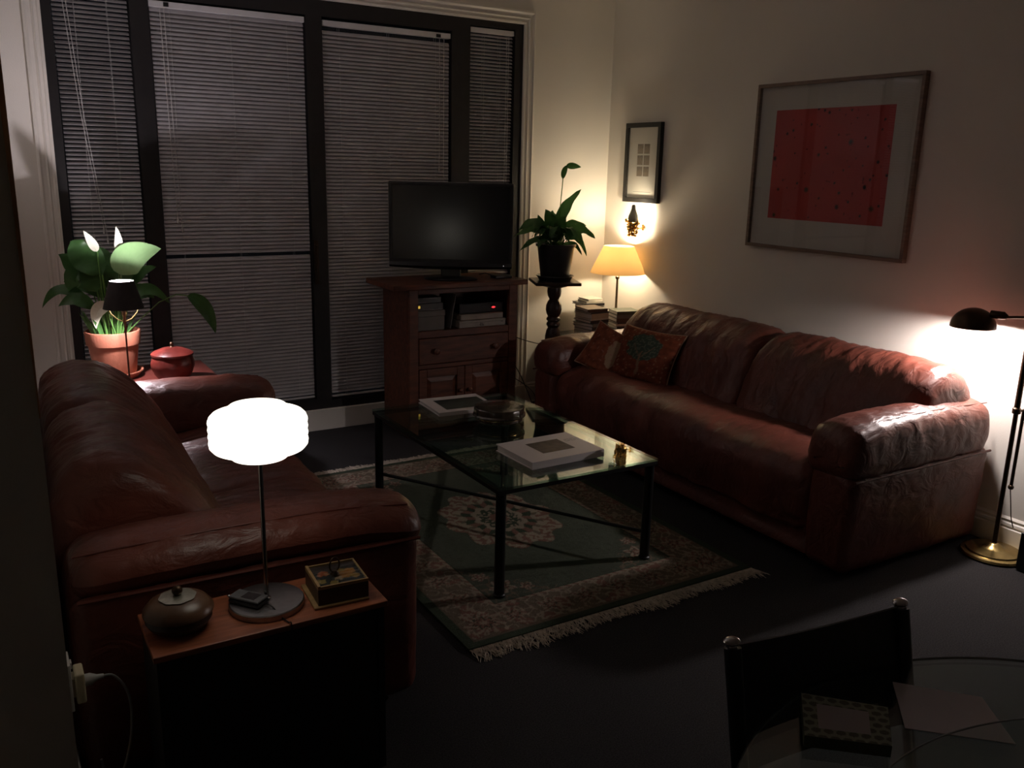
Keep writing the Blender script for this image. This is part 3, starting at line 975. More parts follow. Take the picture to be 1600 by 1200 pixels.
def lathe_y(x, y, z, prof, n=20):
    vs = []; fs = []
    for (r, d) in prof:
        for k in range(n):
            a = 2 * PI * k / n
            vs.append((x + r * math.cos(a), y - d, z + r * math.sin(a)))
    for i in range(len(prof) - 1):
        for k in range(n):
            l = (k + 1) % n
            fs.append((i * n + k, i * n + l, (i + 1) * n + l, (i + 1) * n + k))
    return vs, fs
cabinet()
SH = 0.648   # shelf front lip level, things sit on the shelf board at 0.645
SZ = 0.6455
GREYC = mat('grey_card', (0.20, 0.185, 0.175), 0.7, noise_scale=12, noise_amt=0.12)
t = thing('storage_box', (2.245, 4.76, SZ), 'pale grey card box on the left half of the cabinet shelf', 'box')
obj('box_body', B(2.160, 2.345, 4.64, 4.90, SZ, SZ + 0.085), GREYC, t, bevel=0.003)
obj('lid', B(2.157, 2.348, 4.637, 4.903, SZ + 0.085, SZ + 0.120), GREYC, t, bevel=0.003)
zz = SZ + 0.1205
SILV = mat('silver_plastic', (0.30, 0.29, 0.29), 0.35, metal=0.5, noise_scale=40)
t = thing('media_player', (2.245, 4.76, zz), 'slim silver player with small yellow display on the grey card box', 'electronics')
obj('case', B(2.158, 2.335, 4.65, 4.88, zz, zz + 0.042), BLACKP, t, bevel=0.002)
obj('face_plate', B(2.158, 2.335, 4.645, 4.65, zz + 0.002, zz + 0.040), mat('dark_face', (0.05, 0.045, 0.045), 0.3, noise_scale=30), t)
obj('trim_line', MB().box(2.158, 2.335, 4.6435, 4.645, zz + 0.002, zz + 0.005), SILV, t)
obj('display', B(2.163, 2.185, 4.643, 4.645, zz + 0.014, zz + 0.030), emit_mat('yellow_display', (1.0, 0.62, 0.10), 0.55), t)['label'] = 'small yellow display'
zz2 = zz + 0.0425
t = thing('disc_player', (2.245, 4.76, zz2), 'slim dark disc player with silver edges, top of the left shelf stack', 'electronics')
obj('case', B(2.165, 2.33, 4.66, 4.87, zz2, zz2 + 0.032), BLACKP, t, bevel=0.002)
mb = MB()
mb.box(2.165, 2.33, 4.657, 4.66, zz2 + 0.002, zz2 + 0.005); mb.box(2.21, 2.30, 4.657, 4.66, zz2 + 0.026, zz2 + 0.029)
obj('trim_line', mb, SILV, t)
# right-hand stack
CRM_ = mat('cream_card', (0.40, 0.36, 0.32), 0.65, noise_scale=8, noise_amt=0.15)
t = thing('game_box', (2.60, 4.76, SZ), 'long off-white box at the bottom of the right shelf stack', 'box')
obj('box_body', B(2.44, 2.765, 4.63, 4.88, SZ, SZ + 0.030), CRM_, t, bevel=0.002)
obj('lid', B(2.438, 2.767, 4.628, 4.882, SZ + 0.0302, SZ + 0.043), CRM_, t, bevel=0.002)
mb = MB()
for (a, b, c, d) in ((2.585, 2.588, .006, .026), (2.595, 2.598, .006, .022), (2.604, 2.607, .006, .018), (2.578, 2.584, .012, .015)):
    mb.box(a, b, 4.6262, 4.6278, SZ + c, SZ + d)
obj('printed_mark', mb, BLACKP, t)
obj('printed_patch', B(2.73, 2.745, 4.6262, 4.6278, SZ + .024, SZ + .028), BLACKP, t)
t = thing('folder', (2.60, 4.76, SZ + 0.0435), 'beige wrapped folder lying on the off-white box in the cabinet', 'folder')
obj('cover', B(2.452, 2.752, 4.64, 4.87, SZ + 0.0435, SZ + 0.081), mat('beige_wrap', (0.30, 0.24, 0.19), 0.35, noise_scale=14, noise_amt=0.35, bump=0.5, bump_scale=18), t, bevel=0.004)
obj('paper_edge', B(2.456, 2.748, 4.6385, 4.64, SZ + 0.049, SZ + 0.076), CRM_, t)
zr = SZ + 0.0815
t = thing('video_recorder', (2.60, 4.76, zr), 'black recorder with glowing red digits on the right of the cabinet shelf', 'electronics')
obj('case', B(2.456, 2.762, 4.66, 4.90, zr, zr + 0.062), BLACKP, t, bevel=0.003)
obj('front_panel', B(2.456, 2.762, 4.655, 4.66, zr + 0.004, zr + 0.058), SCREEN, t)
mb = MB()
def seg7(mb, x, y, z, w, h, ch, th=0.0016, yd=0.0006):
    S7 = {'0': 'abcdef', '1': 'bc', '2': 'abged', '3': 'abgcd', '4': 'fgbc', '8': 'abcdefg', '7': 'abc', '-': 'g'}[ch]
    seg = {'a': (0, w, h - th, h), 'b': (w - th, w, h / 2, h), 'c': (w - th, w, 0, h / 2), 'd': (0, w, 0, th), 'e': (0, th, 0, h / 2), 'f': (0, th, h / 2, h), 'g': (0, w, h / 2 - th / 2, h / 2 + th / 2)}
    for s in S7:
        a, b, c, d = seg[s]
        mb.box(x + a, x + b, y - yd, y, z + c, z + d)
for k, ch in enumerate('-02-'):
    seg7(mb, 2.676 + k * 0.0075, 4.655, zr + 0.026, 0.0058, 0.010, ch)
obj('display', mb, emit_mat('red_display', (1.0, 0.03, 0.04), 4.0), t)['label'] = 'red glowing digits'
t = thing('record_sleeve', (2.40, 4.76, SZ), 'thin grey sleeve leaning upright between the two shelf stacks', 'folder')
mb = MB().add([(2.388, 4.65, SZ + 0.001), (2.392, 4.65, SZ + 0.001), (2.392, 4.86, SZ + 0.001), (2.388, 4.86, SZ + 0.001), (2.423, 4.65, SZ + 0.205), (2.427, 4.65, SZ + 0.205), (2.427, 4.86, SZ + 0.205), (2.423, 4.86, SZ + 0.205)],
              [(0, 1, 2, 3), (4, 5, 6, 7), (0, 1, 5, 4), (1, 2, 6, 5), (2, 3, 7, 6), (3, 0, 4, 7)])
tag(obj('record_sleeve', mb, GREYC, None, loc=(2.40, 4.76, SZ)), t['label'], 'folder')
bpy.data.objects.remove(t)

# television (turned towards the room)
def television():
    cx, cy, zb = 2.435, 4.74, 0.9325
    t = thing('television', (cx, cy, zb), 'flat black television with a thin silver edge on the wooden cabinet', 'television', rotz=-R(31), local=True)
    W, z0, z1 = 0.74, 0.072, 0.575
    obj('casing', B(-W / 2, W / 2, -0.02, 0.045, z0, z1), BLACKP, t, bevel=0.008)
    obj('rear_housing', B(-W * 0.3, W * 0.3, 0.045, 0.075, z0 + 0.05, z1 - 0.12), BLACKP, t, bevel=0.01)
    mb = MB()
    e = 0.0022
    mb.box(-W / 2 - e, W / 2 + e, -0.0215, -0.012, z1 - 0.001, z1 + e); mb.box(-W / 2 - e, -W / 2, -0.0215, -0.012, z0, z1); mb.box(W / 2, W / 2 + e, -0.0215, -0.012, z0, z1)
    obj('silver_edge', mb, STEEL, t)
    obj('screen', B(-W / 2 + 0.022, W / 2 - 0.022, -0.0215, -0.0202, z0 + 0.05, z1 - 0.022), SCREEN, t)
    # curved lower chin
    vs = []; n = 24
    for i in range(n + 1):
        u = i / n * 2 - 1
        dz = 0.012 * (1 - u * u)
        vs += [(u * W / 2, -0.022, z0 + 0.032), (u * W / 2, -0.030, z0 + 0.012 - dz * 0.4), (u * W / 2, -0.018, z0 - dz)]
    fs = []
    for i in range(n):
        for k in range(2):
            a = i * 3 + k
            fs.append((a, a + 3, a + 4, a + 1))
    obj('chin', MB().add(vs, fs), mat('gloss_black', (0.008, 0.008, 0.009), 0.08, noise_scale=20), t, smooth=True)
    obj('standby_light', MB().sphere((W / 2 - 0.05, -0.031, z0 + 0.018), 0.0022), emit_mat('standby', (1, 1, 1), 1.2), t)['label'] = 'tiny white standby light'
    obj('stand_neck', MB().box(-0.06, 0.06, 0.0, 0.035, 0.012, z0 + 0.06), BLACKP, t, bevel=0.008)
    obj('stand_base', MB().lathe(0, 0.0, [(0.0, 0.0), (0.16, 0.0), (0.165, 0.006), (0.15, 0.012), (0.05, 0.018), (0.0, 0.018)], 48, mod=lambda a, z: 1 / math.sqrt(math.cos(a) ** 2 + 2.1 * math.sin(a) ** 2)), BLACKP, t, smooth=True)
television()
t = thing('remote_control', (2.76, 4.68, 0.9325), 'small black remote box on the cabinet top right of the television stand', 'electronics')
obj('case', B(2.70, 2.82, 4.65, 4.72, 0.9325, 0.952), BLACKP, t, bevel=0.005)
obj('cable_stub', MB().tube([(2.72, 4.72, 0.945), (2.70, 4.78, 0.955), (2.69, 4.84, 0.94)], 0.003, 6), BLACKP, t, smooth=True)
# trailing cables right of the cabinet
def cable(name, pts, r, m, label, n=24):
    P = [Vector(p) for p in pts]
    out = []
    for i in range(len(P) - 1):
        p0, p1, p2, p3 = P[max(0, i - 1)], P[i], P[i + 1], P[min(len(P) - 1, i + 2)]
        for j in range(n // 2):
            q = j / (n // 2)
            out.append(0.5 * ((2 * p1) + (-p0 + p2) * q + (2 * p0 - 5 * p1 + 4 * p2 - p3) * q * q + (-p0 + 3 * p1 - 3 * p2 + p3) * q ** 3))
    out.append(P[-1])
    return tag(obj(name, MB().tube(out, r, 6), m, None, loc=P[0], smooth=True), label, 'cable')
cable('cable', [(2.84, 4.93, 0.60), (2.96, 4.86, 0.52), (3.10, 4.80, 0.47), (3.24, 4.84, 0.44), (3.34, 4.90, 0.40)], 0.003, BLACKP, 'thin black cable sagging from the cabinet towards the plant stand, uppermost of the cables')
cable('cable', [(2.84, 4.90, 0.56), (2.90, 4.84, 0.42), (2.98, 4.80, 0.28), (3.06, 4.78, 0.10), (3.10, 4.80, 0.004)], 0.003, BLACKP, 'thin black cable dropping steeply from the cabinet side to the floor')
cable('cable', [(2.84, 4.92, 0.36), (2.92, 4.86, 0.27), (3.02, 4.82, 0.20), (3.12, 4.84, 0.12), (3.20, 4.90, 0.004)], 0.003, BLACKP, 'thin black cable leaving low down beside the cabinet, lowest of the cables')

# ------------------------------------------------------------ plant stand with dark pot
px, py, pz = 3.125, 4.63, 0.908
t = thing('plant_stand', (px, py, 0), 'dark turned wooden plant stand with a square top, behind the long sofa', 'stand')
rt = R(8)
def rbox(mb, cx, cy, w, d, z0, z1, a):
    vs = []
    for (sx, sy) in ((-1, -1), (1, -1), (1, 1), (-1, 1)):
        x, y = sx * w / 2, sy * d / 2
        for z in (z0, z1):
            vs.append((cx + x * math.cos(a) - y * math.sin(a), cy + x * math.sin(a) + y * math.cos(a), z))
    return mb.add(vs, [(0, 2, 4, 6), (1, 3, 5, 7), (0, 1, 3, 2), (2, 3, 5, 4), (4, 5, 7, 6), (6, 7, 1, 0)])
obj('top', rbox(MB(), px, py, 0.29, 0.29, pz - 0.020, pz, -R(31) + rt), DWOOD, t, bevel=0.004)
obj('collar', MB().lathe(px, py, [(0.05, pz - 0.045), (0.085, pz - 0.035), (0.10, pz - 0.0205)], 32), DWOOD, t, smooth=True)
prof = [(0.044, pz - 0.045), (0.046, pz - 0.07), (0.042, pz - 0.10), (0.030, pz - 0.122), (0.040, pz - 0.135), (0.050, pz - 0.16), (0.052, pz - 0.19), (0.046, pz - 0.215), (0.036, pz - 0.235),
        (0.045, pz - 0.245), (0.046, pz - 0.255), (0.036, pz - 0.266), (0.044, pz - 0.278), (0.045, pz - 0.288), (0.034, pz - 0.305), (0.044, pz - 0.325), (0.051, pz - 0.36), (0.052, pz - 0.40), (0.044, pz - 0.43), (0.034, pz - 0.45),
        (0.045, pz - 0.465), (0.045, pz - 0.48), (0.032, pz - 0.50), (0.044, pz - 0.55), (0.050, pz - 0.62), (0.045, pz - 0.70), (0.055, pz - 0.74), (0.055, 0.06)]
obj('turned_column', MB().lathe(px, py, prof[::-1], 32), DWOOD, t, smooth=True)
obj('foot', rbox(MB(), px, py, 0.24, 0.24, 0, 0.06, -R(31) + rt), DWOOD, t, bevel=0.01)

def potted(px, py, z, label):
    t = thing('potted_peace_lily', (px, py, z), label, 'plant')
    obj('saucer', MB().lathe(px, py, [(0.0, z + 0.001), (0.10, z + 0.001), (0.118, z + 0.03), (0.122, z + 0.03), (0.119, z + 0.034), (0.112, z + 0.03), (0.095, z + 0.008), (0, z + 0.008)], 40), BLACKP, t, smooth=True)
    obj('pot', MB().lathe(px, py, [(0.0, z + 0.009), (0.088, z + 0.009), (0.092, z + 0.02), (0.118, z + 0.215), (0.128, z + 0.216), (0.129, z + 0.232), (0.122, z + 0.233), (0.112, z + 0.20), (0.0, z + 0.198)], 40), mat('black_pot', (0.014, 0.014, 0.015), 0.38, noise_scale=10), t, smooth=True)
    obj('soil', MB().lathe(px, py, [(0.0, z + 0.215), (0.1, z + 0.21), (0.113, z + 0.2055)], 30), SOIL, t, smooth=True)
    zs = z + 0.21
    # screen-right direction in the room and depth direction
    rx, ry = math.cos(R(31)), -math.sin(R(31))
    dx, dy = math.sin(R(31)), math.cos(R(31))
    def P(a, b, h): return (px + rx * a + dx * b, py + ry * a + dy * b, zs + h)
    fo = MB(); st = MB()
    # (base a,b) (mid) (tip) width
    spec = [
        (0.01, 0, 0.12, 0.05, 0, 0.24, 0.145, 0.0, 0.36, 0.075, 0),      # tall one with a wave, right
        (-0.02, 0.0, 0.06, -0.04, -0.02, 0.16, -0.075, -0.02, 0.235, 0.085, 0),
        (-0.05, 0.0, 0.05, -0.09, 0.0, 0.13, -0.12, 0.0, 0.20, 0.055, 0),
        (-0.06, -0.03, 0.08, -0.14, -0.03, 0.15, -0.245, -0.03, 0.095, 0.075, 0),
        (-0.05, 0.03, 0.06, -0.14, 0.04, 0.105, -0.27, 0.05, 0.055, 0.06, 0),
        (-0.05, -0.02, 0.02, -0.13, -0.04, 0.045, -0.235, -0.06, -0.03, 0.05, 0),
        (-0.03, -0.05, 0.02, -0.08, -0.10, 0.06, -0.12, -0.16, 0.0, 0.06, 0),
        (0.03, 0.02, 0.08, 0.09, 0.03, 0.15, 0.19, 0.04, 0.135, 0.045, 0),
        (0.05, 0.0, 0.06, 0.14, 0.0, 0.115, 0.245, 0.0, 0.06, 0.08, 0),
        (0.05, -0.04, 0.05, 0.12, -0.06, 0.085, 0.16, -0.08, 0.02, 0.06, 0),
        (0.07, 0.0, 0.05, 0.14, -0.01, 0.05, 0.195, -0.02, -0.05, 0.045, 0),
        (0.05, 0.02, 0.0, 0.11, 0.0, 0.02, 0.165, -0.02, -0.045, 0.04, 0),
        (0.0, -0.04, 0.05, 0.02, -0.06, 0.14, 0.05, -0.08, 0.20, 0.08, 0),
        (0.0, 0.04, 0.05, -0.02, 0.08, 0.15, -0.02, 0.14, 0.22, 0.08, 0),
        (0.02, 0.06, 0.05, 0.08, 0.12, 0.12, 0.12, 0.18, 0.08, 0.07, 0),
        (0.0, -0.05, 0.03, -0.02, -0.10, 0.10, -0.04, -0.17, 0.07, 0.08, 0),
    ]
    for (a0, b0, h0, a1, b1, h1, a2, b2, h2, wd, _) in spec:
        st.tube([P(a0 * 0.4, b0 * 0.4, -0.005), P(a0 * 0.8, b0 * 0.8, h0 * 0.5), P(a0, b0, h0)], 0.0035, 6)
        up = (-dx, -dy, 0.9) if abs(a2 - a0) > 0.07 else (-dx, -dy, 0.15)
        fo.leaf(P(a0, b0, h0), P(a1, b1, h1), P(a2, b2, h2), wd, up=up, fold=0.2, wave=0.3)
    rnd = random.Random(3)
    for k in range(14):
        a = rnd.uniform(0, 2 * PI); rr = rnd.uniform(0.08, 0.15)
        A, Bb = rr * math.cos(a), rr * math.sin(a)
        h = rnd.uniform(0.05, 0.12)
        st.tube([P(A * 0.2, Bb * 0.2, -0.005), P(A * 0.4, Bb * 0.4, h * 0.7)], 0.003, 5)
        fo.leaf(P(A * 0.4, Bb * 0.4, h * 0.7), P(A * 0.8, Bb * 0.8, h + 0.03), P(A * 1.25, Bb * 1.25, h - 0.03), rnd.uniform(0.04, 0.06), up=(0, 0, 1), wave=0.3)
    st.tube([P(0.0, 0, 0.0), P(0.012, 0, 0.15), P(0.022, 0, 0.30), P(0.030, 0, 0.43)], 0.003, 6)
    obj('stems', st, STEMM, t, smooth=True)
    obj('foliage', fo, LEAF, t, smooth=True)
    fl = MB()
    fl.leaf(P(0.028, 0, 0.42), P(0.038, 0, 0.475), P(0.06, -0.005, 0.505), 0.035, up=(-dx, -dy, 0.2), fold=0.3)
    fl.leaf(P(0.045, 0, 0.498), P(0.09, 0, 0.500), P(0.14, 0, 0.495), 0.042, up=(-dx, -dy, 0.35), fold=0.3)
    obj('curled_leaf', fl, LEAF, t, smooth=True)
    return t
potted(px, py, pz, 'leafy peace lily in a black plastic pot on the turned stand')

# ------------------------------------------------------------ corner table with stacked books and cream lamp
t = thing('corner_table', (3.52, 4.72, 0), 'low dark corner table behind the long sofa holding book stacks and a lamp', 'table')
ctz = 0.495
obj('table_top', B(3.325, 3.79, 4.46, 4.985, ctz - 0.03, ctz), BLACKW, t, bevel=0.003)
for (a, b) in ((3.35, 4.485), (3.765, 4.485), (3.35, 4.96), (3.765, 4.96)):
    obj('leg', B(a - 0.02, a + 0.02, b - 0.02, b + 0.02, 0, ctz - 0.03), BLACKW, t, bevel=0.003)
def cm(name, c, r=0.4): return mat(name, c, r, noise_scale=12, noise_amt=0.12)
cWHT = cm('white_spine', (0.50, 0.48, 0.42)); cBLK = cm('black_spine', (0.015, 0.014, 0.013)); cGRY = cm('grey_spine', (0.13, 0.13, 0.12)); cBRN = cm('brown_spine', (0.07, 0.045, 0.03)); cGRN = cm('olive_spine', (0.06, 0.07, 0.045)); cCRM = cm('cream_spine', (0.42, 0.37, 0.28))
def stack(cx, cy, z, items, group):
    for (w, d, h, rz, ox, oy, m, nm, cat, label) in items:
        book((cx + ox, cy + oy, z), R(rz), w, d, h, label, m, cat, group, nm)
        z += h + 0.0004
    return z
G1 = 'books and magazines stacked left on the corner table'
G2 = 'books stacked right on the corner table'
it1 = []
mc = [cWHT, cGRY, cWHT, cCRM, cWHT, cGRY, cWHT]
pos = ['bottom magazine', 'magazine second from the bottom', 'magazine third from the bottom', 'magazine fourth from the bottom', 'magazine fifth from the bottom', 'magazine sixth from the bottom', 'magazine seventh from the bottom']
for k in range(7):
    it1.append((0.155, 0.175, 0.0115, 6 + [3, -2, 1, 4, -1, 2, 0][k], [-.004, .003, 0, .004, -.003, .002, 0][k], 0.0, mc[k], 'magazine', 'magazine', pos[k] + ' of the left stack on the corner table'))
it1 += [
    (0.150, 0.170, 0.024, 8, 0.002, 0, cBLK, 'book', 'book', 'black-spined book lying on the magazines of the left corner stack'),
    (0.155, 0.175, 0.020, 14, -0.010, 0, cGRY, 'book', 'book', 'grey book turned askew in the middle of the left corner stack'),
    (0.150, 0.165, 0.020, 2, 0.004, 0.002, cBLK, 'book', 'book', 'dark book above the askew grey one, left corner stack'),
    (0.148, 0.165, 0.010, 4, 0.002, 0.002, cWHT, 'book', 'book', 'thin white book in the upper half of the left corner stack'),
    (0.150, 0.165, 0.034, 6, 0.0, 0, cCRM, 'book', 'book', 'thick cream book near the top of the left corner stack'),
    (0.155, 0.175, 0.010, 4, -0.004, 0.0, cBLK, 'book', 'book', 'thin black book second from the top of the left corner stack'),
    (0.150, 0.175, 0.020, -6, -0.006, 0.002, cBRN, 'book', 'book', 'brown-edged book turned askew on top of the left corner stack')]
stack(3.420, 4.615, ctz + 0.0005, it1, G1)
it2 = [
    (0.18, 0.15, 0.034, -14, 0.0, 0, cBLK, 'book', 'book', 'thick black book at the bottom of the right corner stack'),
    (0.175, 0.145, 0.032, -12, 0.004, 0, cBLK, 'book', 'book', 'thick black book second from the bottom of the right corner stack'),
    (0.18, 0.145, 0.012, -16, 0.0, 0, cGRY, 'book', 'book', 'thin grey book third from the bottom of the right corner stack'),
    (0.185, 0.155, 0.024, -12, 0.006, 0, cBLK, 'book', 'book', 'black book jutting out in the middle of the right corner stack'),
    (0.18, 0.15, 0.016, -14, 0.0, 0, cWHT, 'book', 'book', 'white book above the jutting black one, right corner stack'),
    (0.185, 0.155, 0.008, -10, 0.004, 0, cBLK, 'book', 'book', 'thin black book just under the top three of the right corner stack'),
    (0.175, 0.15, 0.026, -14, 0.0, 0, cBRN, 'book', 'book', 'brown book third from the top of the right corner stack'),
    (0.175, 0.15, 0.022, -14, 0.0, 0, cGRY, 'book', 'book', 'grey book second from the top of the right corner stack'),
    (0.172, 0.148, 0.024, -13, -0.002, 0, cGRN, 'book', 'book', 'olive-spined book on top of the right corner stack, brightly lit')]
stack(3.645, 4.555, ctz + 0.0005, it2, G2)
it3 = [(0.14, 0.16, 0.045, 0, 0, 0, cBLK, 'book', 'book', 'thickest book at the bottom of the rear corner stack'),
    (0.14, 0.16, 0.045, 2, 0, 0, cGRY, 'book', 'book', 'grey book low in the rear corner stack'),
    (0.14, 0.16, 0.045, -3, 0, 0, cBRN, 'book', 'book', 'brown book in the middle of the rear corner stack'),
    (0.14, 0.16, 0.060, 1, 0, 0, cWHT, 'book', 'book', 'pale book above the middle of the rear corner stack'),
    (0.16, 0.17, 0.016, -4, -0.010, 0, cBLK, 'book', 'book', 'black book jutting left near the top of the rear corner stack'),
    (0.13, 0.14, 0.014, -8, 0.006, 0, cWHT, 'book', 'book', 'white book second from the top of the rear corner stack'),
    (0.12, 0.13, 0.014, -2, 0.008, 0, cWHT, 'book', 'book', 'bright white book on top of the rear corner stack')]
stack(3.585, 4.872, ctz + 0.0005, it3, 'books stacked at the rear of the corner table')

# cream shaded lamp
lx, ly = 3.685, 4.70
t = thing('table_lamp', (lx, ly, ctz), 'lit lamp with cream conical shade on the corner table beneath the sconce', 'lamp')
LB = mat('lamp_brass_dark', (0.20, 0.15, 0.09), 0.3, metal=0.9, noise_scale=20)
obj('base', MB().lathe(lx, ly, [(0.0, ctz + 0.0005), (0.045, ctz + 0.0005), (0.045, ctz + 0.012), (0.03, ctz + 0.02), (0.012, ctz + 0.03)], 24), LB, t, smooth=True)
obj('pole', MB().lathe(lx, ly, [(0.009, ctz + 0.03), (0.008, 0.88), (0.014, 0.885), (0.014, 0.90), (0.006, 0.905), (0.006, 0.93)], 16), LB, t, smooth=True)
sz0, sz1 = 0.925, 1.105
obj('lamp_shade', MB().lathe(lx, ly, [(0.187, sz0), (0.102, sz1), (0.1005, sz1), (0.1855, sz0)], 56, closed=True), shade_mat('cream_shade', (0.50, 0.40, 0.24), (0.95, 0.74, 0.46), 1, 0.42), t, smooth=True)
mb = MB()
mb.tube([(lx, ly, 0.93), (lx, ly, 0.945)], 0.005, 8)
for k in range(3):
    a = k * 2 * PI / 3
    mb.tube([(lx, ly, sz1 - 0.006), (lx + 0.1005 * math.cos(a), ly + 0.1005 * math.sin(a), sz1 - 0.006)], 0.0015, 5)
    mb.tube([(lx + 0.02 * math.cos(a), ly + 0.02 * math.sin(a), sz1 - 0.006), (lx + 0.04 * math.cos(a), ly + 0.04 * math.sin(a), 1.0), (lx + 0.012 * math.cos(a), ly + 0.012 * math.sin(a), 0.935)], 0.0012, 5)
obj('shade_carrier', mb, LB, t)
obj('bulb', MB().sphere((lx, ly, 1.040), 0.028, 16, 10), emit_mat('warm_bulb', (1.0, 0.83, 0.58), L_CORNER), t, smooth=True)

# ------------------------------------------------------------ wall sconce and pictures on the right wall
sy, szc = 4.595, 1.27
t = thing('wall_sconce', (XR, sy, 1.27), 'ornate gilt wall sconce glowing below the small black-framed picture', 'sconce')
mb = MB()
rnd = random.Random(2)
SX = XR - 0.10
mb.lathe(SX, sy, [(0.0, 1.175), (0.012, 1.18), (0.024, 1.205), (0.022, 1.225), (0.032, 1.24), (0.034, 1.262), (0.014, 1.28)], 20)
for k in range(46):
    a = rnd.uniform(0, 2 * PI); h = rnd.uniform(1.178, 1.285)
    r = 0.020 + 0.018 * (h - 1.178) / 0.10
    mb.sphere((SX + r * math.cos(a), sy + r * math.sin(a) * 1.2, h), rnd.uniform(0.006, 0.012), 8, 6, sc=(1, 1.2, 0.8))
for s_ in (-1, 1):
    for q in range(3):
        h = 1.20 + q * 0.028
        mb.tube([(SX, sy + s_ * 0.022, h), (SX - 0.005, sy + s_ * 0.042, h + 0.010), (SX, sy + s_ * 0.050, h + 0.024), (SX + 0.004, sy + s_ * 0.040, h + 0.034)], 0.004, 7)
obj('gilt_cluster', mb, GILT, t, smooth=True)
obj('back_plate', MB().lathe(XR - 0.012, sy, [(0.0, 1.212), (0.006, 1.218), (0.006, 1.252), (0.0, 1.258)], 12, mod=lambda a, z: 1 + 0.5 * abs(math.sin(a))), GILT, t, smooth=True)
obj('arm', MB().tube([(XR - 0.004, sy, 1.235), (XR - 0.05, sy, 1.225), (SX, sy, 1.245)], 0.006, 8), GILT, t, smooth=True)
SLV = shade_mat('smoked_glass_shield', (0.25, 0.25, 0.23), (0.30, 0.28, 0.24), 1, 0.06)
vs = []; fs = []
shp = [(0.030, 1.268), (0.034, 1.290), (0.031, 1.312), (0.022, 1.335), (0.015, 1.355), (0.012, 1.378), (0.006, 1.384)]
a0 = math.atan2(-0.78, -0.63)
for (r, z) in shp:
    for k in range(17):
        a = a0 + R(-88 + 176 * k / 16)
        vs.append((SX + r * math.cos(a), sy + r * math.sin(a), z))
for i in range(len(shp) - 1):
    for k in range(16):
        q = i * 17 + k
        fs.append((q, q + 1, q + 18, q + 17))
o = obj('bulb_shield', MB().add(vs, fs), SLV, t, smooth=True)
m_ = o.modifiers.new('thick', 'SOLIDIFY'); m_.thickness = 0.002
obj('bulb_holder', MB().lathe(SX, sy, [(0.009, 1.275), (0.009, 1.300), (0.006, 1.303)], 14), SLV, t, smooth=True)
obj('bulb', MB().sphere((SX + 0.002, sy, 1.322), 0.010, 12, 8, sc=(1, 1, 1.7)), emit_mat('sconce_bulb', (1.0, 0.84, 0.60), 200.0 * L_SCONCE), t, smooth=True)

# small picture with six vignettes
def picture(name, y0, y1, z0, z1, fw, depth, fm, label, mm=MATB):
    t = thing(name, (XR, (y0 + y1) / 2, z0), label, 'picture')
    mb = MB()
    x0, x1 = XR - depth, XR - 0.001
    mb.box(x0, x1, y0, y1, z0, z0 + fw); mb.box(x0, x1, y0, y1, z1 - fw, z1)
    mb.box(x0, x1, y0, y0 + fw, z0 + fw, z1 - fw); mb.box(x0, x1, y1 - fw, y1, z0 + fw, z1 - fw)
    obj('frame', mb, fm, t, bevel=0.0015)
    obj('mount', B(x1 - 0.012, x1 - 0.004, y0 + fw, y1 - fw, z0 + fw, z1 - fw), mm, t)
    obj('glass', B(x0 + 0.004, x0 + 0.0055, y0 + fw, y1 - fw, z0 + fw, z1 - fw), PICG, t)
    return t, x1 - 0.0125
t, xm = picture('small_picture', 4.452, 4.81, 1.395, 1.905, 0.030, 0.03, BLKFR, 'small black-framed picture with six sepia vignettes above the sconce')
for r in range(3):
    for c in range(2):
        ya = 4.655 - c * 0.066; za = 1.565 + r * 0.072
        o = obj('vignette', vgrid(14, 14, lambda u, v: (xm, ya + (1 - u) * 0.058 - 0.02, za + v * 0.062), photo_col((0.13, 0.085, 0.055), (0.34, 0.25, 0.17), r * 2 + c)), PRINT, t)
obj('pencil_line', B(xm, xm + 0.001, 4.54, 4.72, 1.462, 1.465), mat('grey_ink2', (0.25, 0.22, 0.18), 0.7), t)
# large picture
t, xm = picture('large_picture', 2.628, 3.648, 1.198, 2.075, 0.018, 0.034, PICFR, 'large framed abstract print, speckled red square on a wide pale mount')
ay0, ay1, az0, az1 = 2.776, 3.516, 1.362, 1.935
spots = []
rnd = random.Random(12)
for k in range(46):
    spots.append((rnd.random(), rnd.random(), rnd.choice([0.006, 0.008, 0.010, 0.012]), rnd.choice([(0.05, 0.012, 0.02), (0.07, 0.015, 0.02), (0.06, 0.05, 0.05)])))
for (u, v, r, c) in ((0.68, 0.70, 0.020, (0.10, 0.09, 0.09)), (0.34, 0.28, 0.020, (0.14, 0.09, 0.08)), (0.83, 0.32, 0.016, (0.03, 0.01, 0.02)), (0.62, 0.14, 0.018, (0.08, 0.03, 0.03)), (0.06, 0.03, 0.016, (0.12, 0.09, 0.03)), (0.02, 0.56, 0.018, (0.05, 0.015, 0.02)), (0.90, 0.14, 0.02, (0.16, 0.07, 0.05))):
    spots.append((u, v, r, c))
def art(u, v):
    n = noise.noise(Vector((u * 3, v * 3, 2)))
    c = (0.66 * (1 + 0.08 * n), 0.092, 0.080)
    asp = 0.74 / 0.573
    for (a, b, r, s) in spots:
        d = math.hypot((u - a) * asp, v - b)
        if d < r * 0.9: return s
        if d < r * 1.4: return tuple((x + y) / 2 for x, y in zip(c, s))
    if noise.noise(Vector((u * 40, v * 32, 6))) > 0.62: return (0.28, 0.03, 0.03)
    return c
o = obj('print', vgrid(190, 150, lambda u, v: (xm, ay1 + (ay0 - ay1) * u, az0 + (az1 - az0) * v), art), vcol_mat('art_print', 0.55, 0, 300, 0.3), t)
o['label'] = 'red print scattered with dark spots'

